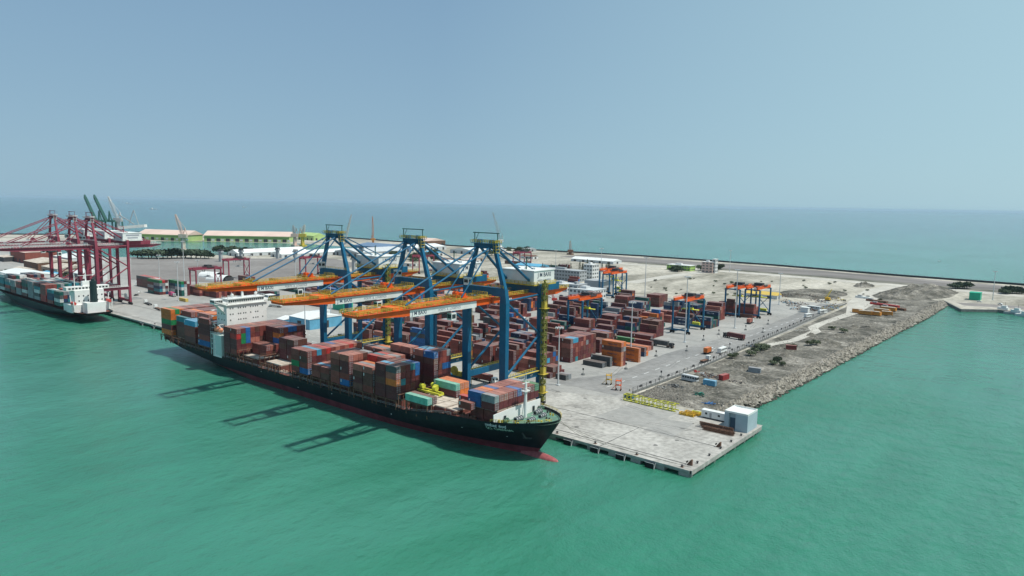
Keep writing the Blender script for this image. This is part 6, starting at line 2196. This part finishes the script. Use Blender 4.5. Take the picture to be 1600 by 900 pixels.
for i, (px, py, L) in enumerate(((1339, 489, 7), (1352, 492, 10), (1366, 493, 10), (1378, 489, 12), (1388, 486, 12), (1386, 493, 8))):
    p = at(px, py)
    t = thing("ochre_machine", "ochre machine box with pale roof by the dirt track", "machinery", (p.x, p.y, QZ + .1), rt.uniform(-.2, .3), "ochre machines by the dirt track")
    mb = MB(); mb.box(-L / 2, L / 2, -1.6, 1.6, .5, 3.2); mb.build("body", org, t); mb = MB(); mb.box(-L / 2, L / 2 - 1, -1.5, 1.5, 3.2, 3.5); mb.build("roof", M['pale'], t)
    mb = MB(); mb.box(-L / 2 + .5, L / 2 - .5, -1.2, 1.2, 0, .5); mb.build("track", M['dark'], t)
for i, (px, py, L, c) in enumerate(((1382, 478, 26, 'red'), (1395, 483, 22, 'rust'), (1370, 472, 20, 'rust'), (1348, 466, 14, 'white'))):
    p = at(px, py)
    t = thing("steel_pontoon", ["red steel pontoon lying by the dirt track", "rusty steel pontoon beside the red one", "rusty steel pontoon left of the red one", "small white hulk near the rusty pontoons"][i], "pontoon", (p.x, p.y, QZ + .1), -.35, "pontoons by the dirt track")
    mb = MB(); mb.box(-L / 2, L / 2, -1.5, 1.5, 0, 1.8); mb.build("hull", M[c], t); mb = MB(); mb.box(-L / 2 + 2, -L / 2 + 6, -1, 1, 1.8, 2.8); mb.build("housing", M['grey'], t)
p = at(1293, 470)
t = thing("yellow_crawler_crane", "small yellow crawler crane with folded jib among the scrap", "crane", (p.x, p.y, QZ)); mb = MB(); mb.box(-2, 2, -1.5, 1.5, 1, 3.2); mb.build("body", ypal, t)
mb = MB(); mb.beam((-1, 0, 2.5), (2.5, 3, 11), .8, .8, .3, .3); mb.beam((2.5, 3, 11), (-3, 0, 3), .3, .3); mb.build("jib", M['yellow'], t); mb = MB(); mb.box(-2.2, 2.2, -1.8, 1.8, 0, 1); mb.build("track", M['dark'], t)

# jetty boats at the far right
for i, (px, py, L, c) in enumerate(((1570, 488, 22, 'mintwhite'), (1590, 492, 20, 'grey'), (1606, 495, 18, 'ltgrey'))):
    p = at(px, py, 0)
    t = thing("workboat", ["pale green workboat moored at the right hand jetty", "grey workboat moored behind the pale green one", "workboat cut by the right edge of the photo"][i], "boat", (p.x, p.y, 0), -.35, "workboats at the right hand jetty")
    mb = MB(); mb.prism([(-L / 2, -2.4), (L / 2 - 4, -2.4), (L / 2, 0), (L / 2 - 4, 2.4), (-L / 2, 2.4)], -.5, 1.8); mb.build("hull", M[c], t)
    mb = MB(); mb.box(-L / 4, L / 8, -1.6, 1.6, 1.8, 4.2); mb.box(-L / 8, L / 16, -1.2, 1.2, 4.2, 5.8); mb.build("cabin", M['white'], t)
    mb = MB(); mb.tube((0, 0, 5.8), (0, 0, 9), .1, n=5); mb.build("mast", M['dark'], t)
je = MB(); P = [(-9, 565), (11, 511), (36, 531), (56, 529), (110, 548)]
for (x0, y0), (x1, y1) in zip(P[:-1], P[1:]):
    je.beam((x0, y0, 0.9), (x1, y1, 0.9), 1.0, 3.0)
struct(je.build("jetty_wall", M['dconcrete']))

# ------------------------------------------------------------------ cranes on the far side
def boomcrane(name, label, base, tip, zb, mat, w0=3.0, body=None, body_m=None, cat="crane", group=None, stay=True, lattice=True, aframe=None):
    b_ = at(*base)
    v = ray(*tip)
    d = Vector((b_.x - CAM.x, b_.y - CAM.y)).length / Vector((v.x, v.y)).length
    tp = CAM + v * d
    t = thing(name, label, cat, (b_.x, b_.y, QZ), 0, group)
    o = Vector((b_.x, b_.y, QZ))
    T = tp - o
    foot = Vector((0, 0, zb))
    mb = MB()
    if lattice:
        dd_ = (T - foot); L = dd_.length; dd_.normalize()
        s1 = dd_.cross(Vector((CR.x, CR.y, 0))).normalized(); s2 = dd_.cross(s1).normalized()
        def cn(f, i):
            wf = w0 * (.35 + .65 * math.sin(math.pi * min(1, .15 + f * .85)))
            return foot + dd_ * (L * f) + s1 * ((-1, 1, 1, -1)[i] * wf / 2) + s2 * ((-1, -1, 1, 1)[i] * wf / 2)
        N = 14
        for k in range(N):
            for i in range(4):
                mb.beam(cn(k / N, i), cn((k + 1) / N, i), w0 * .13, w0 * .13)
                mb.beam(cn(k / N, i), cn((k + 1) / N, (i + 1) % 4), w0 * .09, w0 * .09)
    else:
        mb.beam(foot, T, w0, w0, w0 * .5, w0 * .5)
    mb.build("jib", mat, t)
    mb = MB(); mb.beam((0, 0, 0), (0, 0, zb), w0 * 1.4, w0 * 1.4, w0, w0); mb.box(-w0 * 1.6, w0 * 1.6, -w0 * 1.3, w0 * 1.3, 0, w0 * .8); mb.build("tower", body_m or mat, t)
    mb = MB(); mb.cbox(0, 0, zb - w0 * .6, w0 * 3.2, w0 * 1.8, w0 * 1.5, rz=.7); mb.build("machinery_house", body_m or M['white'], t)
    if stay:
        mb = MB()
        back = Vector((-CR.x, -CR.y, 0)) * (w0 * 1.8) * (1 if T.dot(CR) > 0 else -1)
        pk = foot + back * .5 + Vector((0, 0, w0 * 3.5))
        mb.beam(foot + back, pk, w0 * .25, w0 * .25); mb.beam(foot, pk, w0 * .25, w0 * .25); mb.tube(pk, T * .92 + foot * .08, w0 * .08, n=5)
        mb.build("back_stay", mat, t)
    return t


for lab, bx, tx in (("left one of two dark green crane booms raised high behind the maroon cranes", 150, 132), ("right one of two dark green crane booms raised high behind the maroon cranes", 166, 147)):
    b_ = at(bx, 372)
    v = ray(tx, 304)
    d = Vector((b_.x - CAM.x, b_.y - CAM.y)).length / Vector((v.x, v.y)).length
    T = CAM + v * d - Vector((b_.x, b_.y, QZ))
    t = thing("raised_boom_crane", lab, "crane", (b_.x, b_.y, QZ), 0, "dark green cranes with raised booms")
    r_ = Vector((CR.x, CR.y, 0))
    mb = MB(); a = r_ * 3 + Vector((0, 0, 34)); e = T * .93
    mb.beam(a, e, 6.5, 5.5, 5.5, 4.5); mb.beam(e, T, 5.5, 4.5, 3.0, 2.0); mb.build("boom", M['dkgreen'], t)
    for s_ in (0, 1):
        for q_ in (0, 20):
            mb = MB(); mb.beam(r_ * (s_ * 16) + Vector((0, q_, 0)), r_ * (s_ * 14) + Vector((0, q_, 40)), 2.6, 2.6); mb.build("leg", M['dkgreen'], t)
    mb = MB(); mb.beam(r_ * -2 + Vector((0, 0, 36)), r_ * 20 + Vector((0, 0, 36)), 5, 4); mb.build("portal_beam", M['dkgreen'], t)
    mb = MB(); mb.beam(r_ * 8 + Vector((0, 0, 38)), r_ * 9 + Vector((0, 0, 58)), 3, 3, 1.6, 1.6); mb.beam(r_ * 14 + Vector((0, 0, 38)), r_ * 9 + Vector((0, 0, 58)), 2, 2, 1.2, 1.2); mb.build("apex_frame", M['dkgreen'], t)
wc = boomcrane("mobile_harbour_crane", "white and grey mobile harbour crane with a tall lattice jib left of the short warehouse", (186, 372), (169, 307), 38, M['ltgrey'], 5.0, body_m=M['bgrey'])
mb = MB(); q_ = Vector((CR.x, CR.y, 0))
mb.beam(q_ * 2 + Vector((0, 0, 22)), q_ * 58 + Vector((0, 0, 27)), 12, 6); wcb = mb.build("deck_house", M['white'], wc)
mb = MB(); mb.beam(q_ * 6 + Vector((0, 0, 8)), q_ * 62 + Vector((0, 0, 10)), 14, 10); mb.build("undercarriage", M['dkgreen'], wc)
mb = MB(); mb.beam(q_ * 22 + Vector((0, 0, 28)), q_ * 34 + Vector((0, 0, 60)), 1.2, 1.2); mb.beam(q_ * 44 + Vector((0, 0, 28)), q_ * 34 + Vector((0, 0, 60)), 1.0, 1.0); mb.beam(q_ * 2 + Vector((0, 0, 50)), q_ * 34 + Vector((0, 0, 30)), 1.6, 1.6); mb.build("back_frame", M['grey'], wc)
boomcrane("level_luffing_crane", "tan and pink level luffing dock crane right of the short warehouse", (287, 392), (274, 335), 24, M['pink'], 4.0, body_m=M['pale'])
boomcrane("mobile_harbour_crane", "pale lattice jib of a harbour crane leaning right behind the farthest apex", (540, 382), (549, 335), 8, M['pale'], 2.6, body_m=M['grey'])
boomcrane("mobile_harbour_crane", "orange and brown vertical lattice jib of a harbour crane between two apexes", (583, 382), (582, 338), 10, mk("rust_orange_jib", (.45, .17, .07), .7), 2.6, body_m=org)
boomcrane("mobile_harbour_crane", "tall grey lattice jib of a harbour crane just right of the nearest apex", (782, 388), (770, 332), 14, M['grey'], 3.2, body_m=M['white'])
boomcrane("pile_rig", "slim orange brown piling rig on the sea wall right of the nearest crane", (891, 398), (891, 376), 6, M['tan'], 3.0, body_m=M['rust'], stay=False)
boomcrane("level_luffing_crane", "grey and pink grab crane beside the end of the long warehouse, left", (461, 385), (458, 352), 20, M['grey'], 4.0, body_m=M['pink'])
boomcrane("level_luffing_crane", "yellow grey grab crane beside the end of the long warehouse, right", (473, 385), (476, 351), 20, M['pale'], 4.0, body_m=M['yellow'])
boomcrane("level_luffing_crane", "small red jib crane beside the office car park", (866, 477), (862, 457), 5, M['red'], 1.4, body_m=M['red'], stay=False)
# conveyor towers by the tarmac
for i, (px, py, h) in enumerate(((345, 409, 13), (377, 408, 13), (434, 404, 12), (462, 410, 14), (565, 405, 14), (553, 425, 15))):
    p = at(px, py)
    t = thing("conveyor_tower", "grey conveyor tower by the grey tarmac", "tower", (p.x, p.y, QZ), .3, "conveyor towers around the tarmac")
    mb = MB(); mb.box(-1.8, 1.8, -1.8, 1.8, 0, h); mb.box(-3.4, 3.4, -2.4, 2.4, h, h + 2); mb.build("column", M['bgrey'], t); mb = MB(); mb.box(-2.6, 2.6, -2, 2, h + 2, h + 4); mb.build("transfer_house", M['dark'], t)
# flags and boats at sea
for i, (px, py, L) in enumerate(((240, 327, 60), (382, 324, 60), (1468, 408, 5), (200, 318, 90))):
    p = at(px, py, 0)
    t = thing("distant_ship", ["small white ship far out left of the farthest crane apex", "white ship far out behind the long warehouse", "small boat beyond the coast road at right", "faint ship near the horizon at left"][i], "ship", (p.x, p.y, 0), .6, "boats out at sea")
    mb = MB(); mb.prism([(-L / 2, -L / 12), (L / 2 - L / 6, -L / 12), (L / 2, 0), (L / 2 - L / 6, L / 12), (-L / 2, L / 12)], -.5, L / 16); mb.build("hull", M['ltgrey'], t)
    mb = MB(); mb.box(-L / 3, -L / 8, -L / 16, L / 16, L / 16, L / 5); mb.build("wheelhouse", M['white'], t)
# yellow lashing cage and bin on the near ship's hatch
t = thing("lifting_spreader", "lime yellow lifting frame with round drums on the near ship's hatch", "lifting frame", (-102.5, -17.5, 13.4))
mb = MB()
for yy in (-4, -1.6):
    mb.box(-4.5, 7.5, yy - .3, yy + .3, .6, 1.3)
for x in (-4.5, 0, 3.5, 7.5):
    mb.box(x - .25, x + .25, -4.2, -1.4, .3, 1.0)
mb.build("frame", M['lime'], t)
for x, y in ((-3, -2.8), (-.6, 1.2), (2.4, -.4), (3.6, -2.2)):
    mb = MB(); mb.tube((x - .9, y, 2.3), (x + .9, y, 2.3), 1.0, n=12); mb.build("drum", M['lime'], t)
# transformer and bits under the nearest crane's portal
for i, (x, y) in enumerate(((-88, 20), (-101, 18), (-132, 17), (-145, 20), (-190, 18))):
    t = thing("spreader_rack", "yellow green spreader under a quay crane portal", "spreader", (x, y, QZ + .1), R90 * 0, "spreaders parked under the quay cranes")
    mb = MB(); mb.box(-6, 6, -1.1, -.8, 1.0, 1.5); mb.box(-6, 6, .8, 1.1, 1.0, 1.5); mb.box(-6.1, -5.7, -1.2, 1.2, .2, 1.7); mb.box(5.7, 6.1, -1.2, 1.2, .2, 1.7); mb.build("frame", M['lime'], t)
    mb = MB(); mb.box(-1.8, 1.8, -1.1, 1.1, 1.5, 3.2); mb.build("headblock", M['olive'], t)

# marks on some containers
def mark(txt, x, y, z, size, mat, parent=None):
    me = text_mesh(txt, size, .01)
    me.materials.clear(); me.materials.append(mat)
    return me


marks = 0
for o in [o for o in bpy.data.objects if o.get("category") == "container" and o.get("group") in (YD, SH)]:
    L = FEU if (o.data == CM[(FEU, CHH)] or o.data == CM[(FEU, 2.9)]) else TEU
    c = o["label"].split(" container")[0]
    if c == "orange" and "yard" not in o.get("x", "") and L == FEU and "orange stack" in o["label"]:
        if "HL" not in MATS:  # carrier name along the side
            MATS["HL"] = text_mesh("Hapag-Lloyd", 1.15, .01)
            MATS["HL"].materials.clear(); MATS["HL"].materials.append(M['text'])
        q = bpy.data.objects.new("lettering", MATS["HL"]); COL.objects.link(q); q.parent = o
        q.location = (.6, -CW / 2 - .02, .85); q.rotation_euler = (R90, 0, 0)
    elif c == "navy blue" and L == FEU:
        if "CG" not in MATS:
            MATS["CG"] = text_mesh("CMA CGM", 1.2, .01)
            MATS["CG"].materials.clear(); MATS["CG"].materials.append(M['textw'])
        q = bpy.data.objects.new("lettering", MATS["CG"]); COL.objects.link(q); q.parent = o
        q.location = (0, -CW / 2 - .02, .85); q.rotation_euler = (R90, 0, 0)
    elif c == "yellow" and L == FEU:
        if "MS" not in MATS:
            MATS["MS"] = text_mesh("MSC", 1.5, .01)
            MATS["MS"].materials.clear(); MATS["MS"].materials.append(M['text'])
        q = bpy.data.objects.new("lettering", MATS["MS"]); COL.objects.link(q); q.parent = o
        q.location = (0, -CW / 2 - .02, .7); q.rotation_euler = (R90, 0, 0)
    elif (L == FEU or random.random() < .5) and random.random() < .6:
        key = "mk%d" % (L > 7)
        if key not in MATS:
            mb = MB()
            mb.box(-L / 2 + .5, -L / 2 + .95, -CW / 2 - .02, -CW / 2 + .04, 1.2, 2.3)
            MATS[key] = mb.mesh("number_mark", M['textw'])
        q = bpy.data.objects.new("number_mark", MATS[key]); COL.objects.link(q); q.parent = o
NUM = ("first second third fourth fifth sixth seventh eighth ninth tenth eleventh twelfth thirteenth fourteenth fifteenth sixteenth seventeenth eighteenth nineteenth twentieth "
       "21st 22nd 23rd 24th 25th 26th 27th 28th 29th 30th 31st 32nd 33rd 34th 35th 36th 37th 38th 39th 40th").split()
bpy.context.view_layer.update()
same = {}
for o in bpy.data.objects:
    if o.parent is None and "label" in o and o.get("kind") is None:
        same.setdefault(o["label"], []).append(o)
for lab_, os_ in same.items():
    if len(os_) > 1:
        os_.sort(key=lambda o: proj(o.location if o.location.length > 0.1 else sum((Vector(c_) for c_ in o.bound_box), Vector()) / 8)[0])
        for k, o in enumerate(os_):
            o["label"] = "%s from left: %s" % (NUM[min(k, 39)], lab_)

# ------------------------------------------------------------------ haze
hz = MB().box(-61000, 61000, -61000, 61000, -5.5, 104.0).build("haze", bpy.data.materials.new("haze_volume"))
hm_ = hz.data.materials[0]
hm_.use_nodes = True
t = hm_.node_tree
t.nodes.clear()
oo = t.nodes.new("ShaderNodeOutputMaterial")
pv = t.nodes.new("ShaderNodeVolumePrincipled")
pv.inputs["Color"].default_value = (0.62, 0.84, 1.0, 1)
pv.inputs["Density"].default_value = 0.000030
pv.inputs["Anisotropy"].default_value = 0.1
t.links.new(pv.outputs[0], oo.inputs["Volume"])
hz["kind"] = "stuff"
hz["label"] = "thin blue sea haze that pales the far port and the horizon"
build_rest()
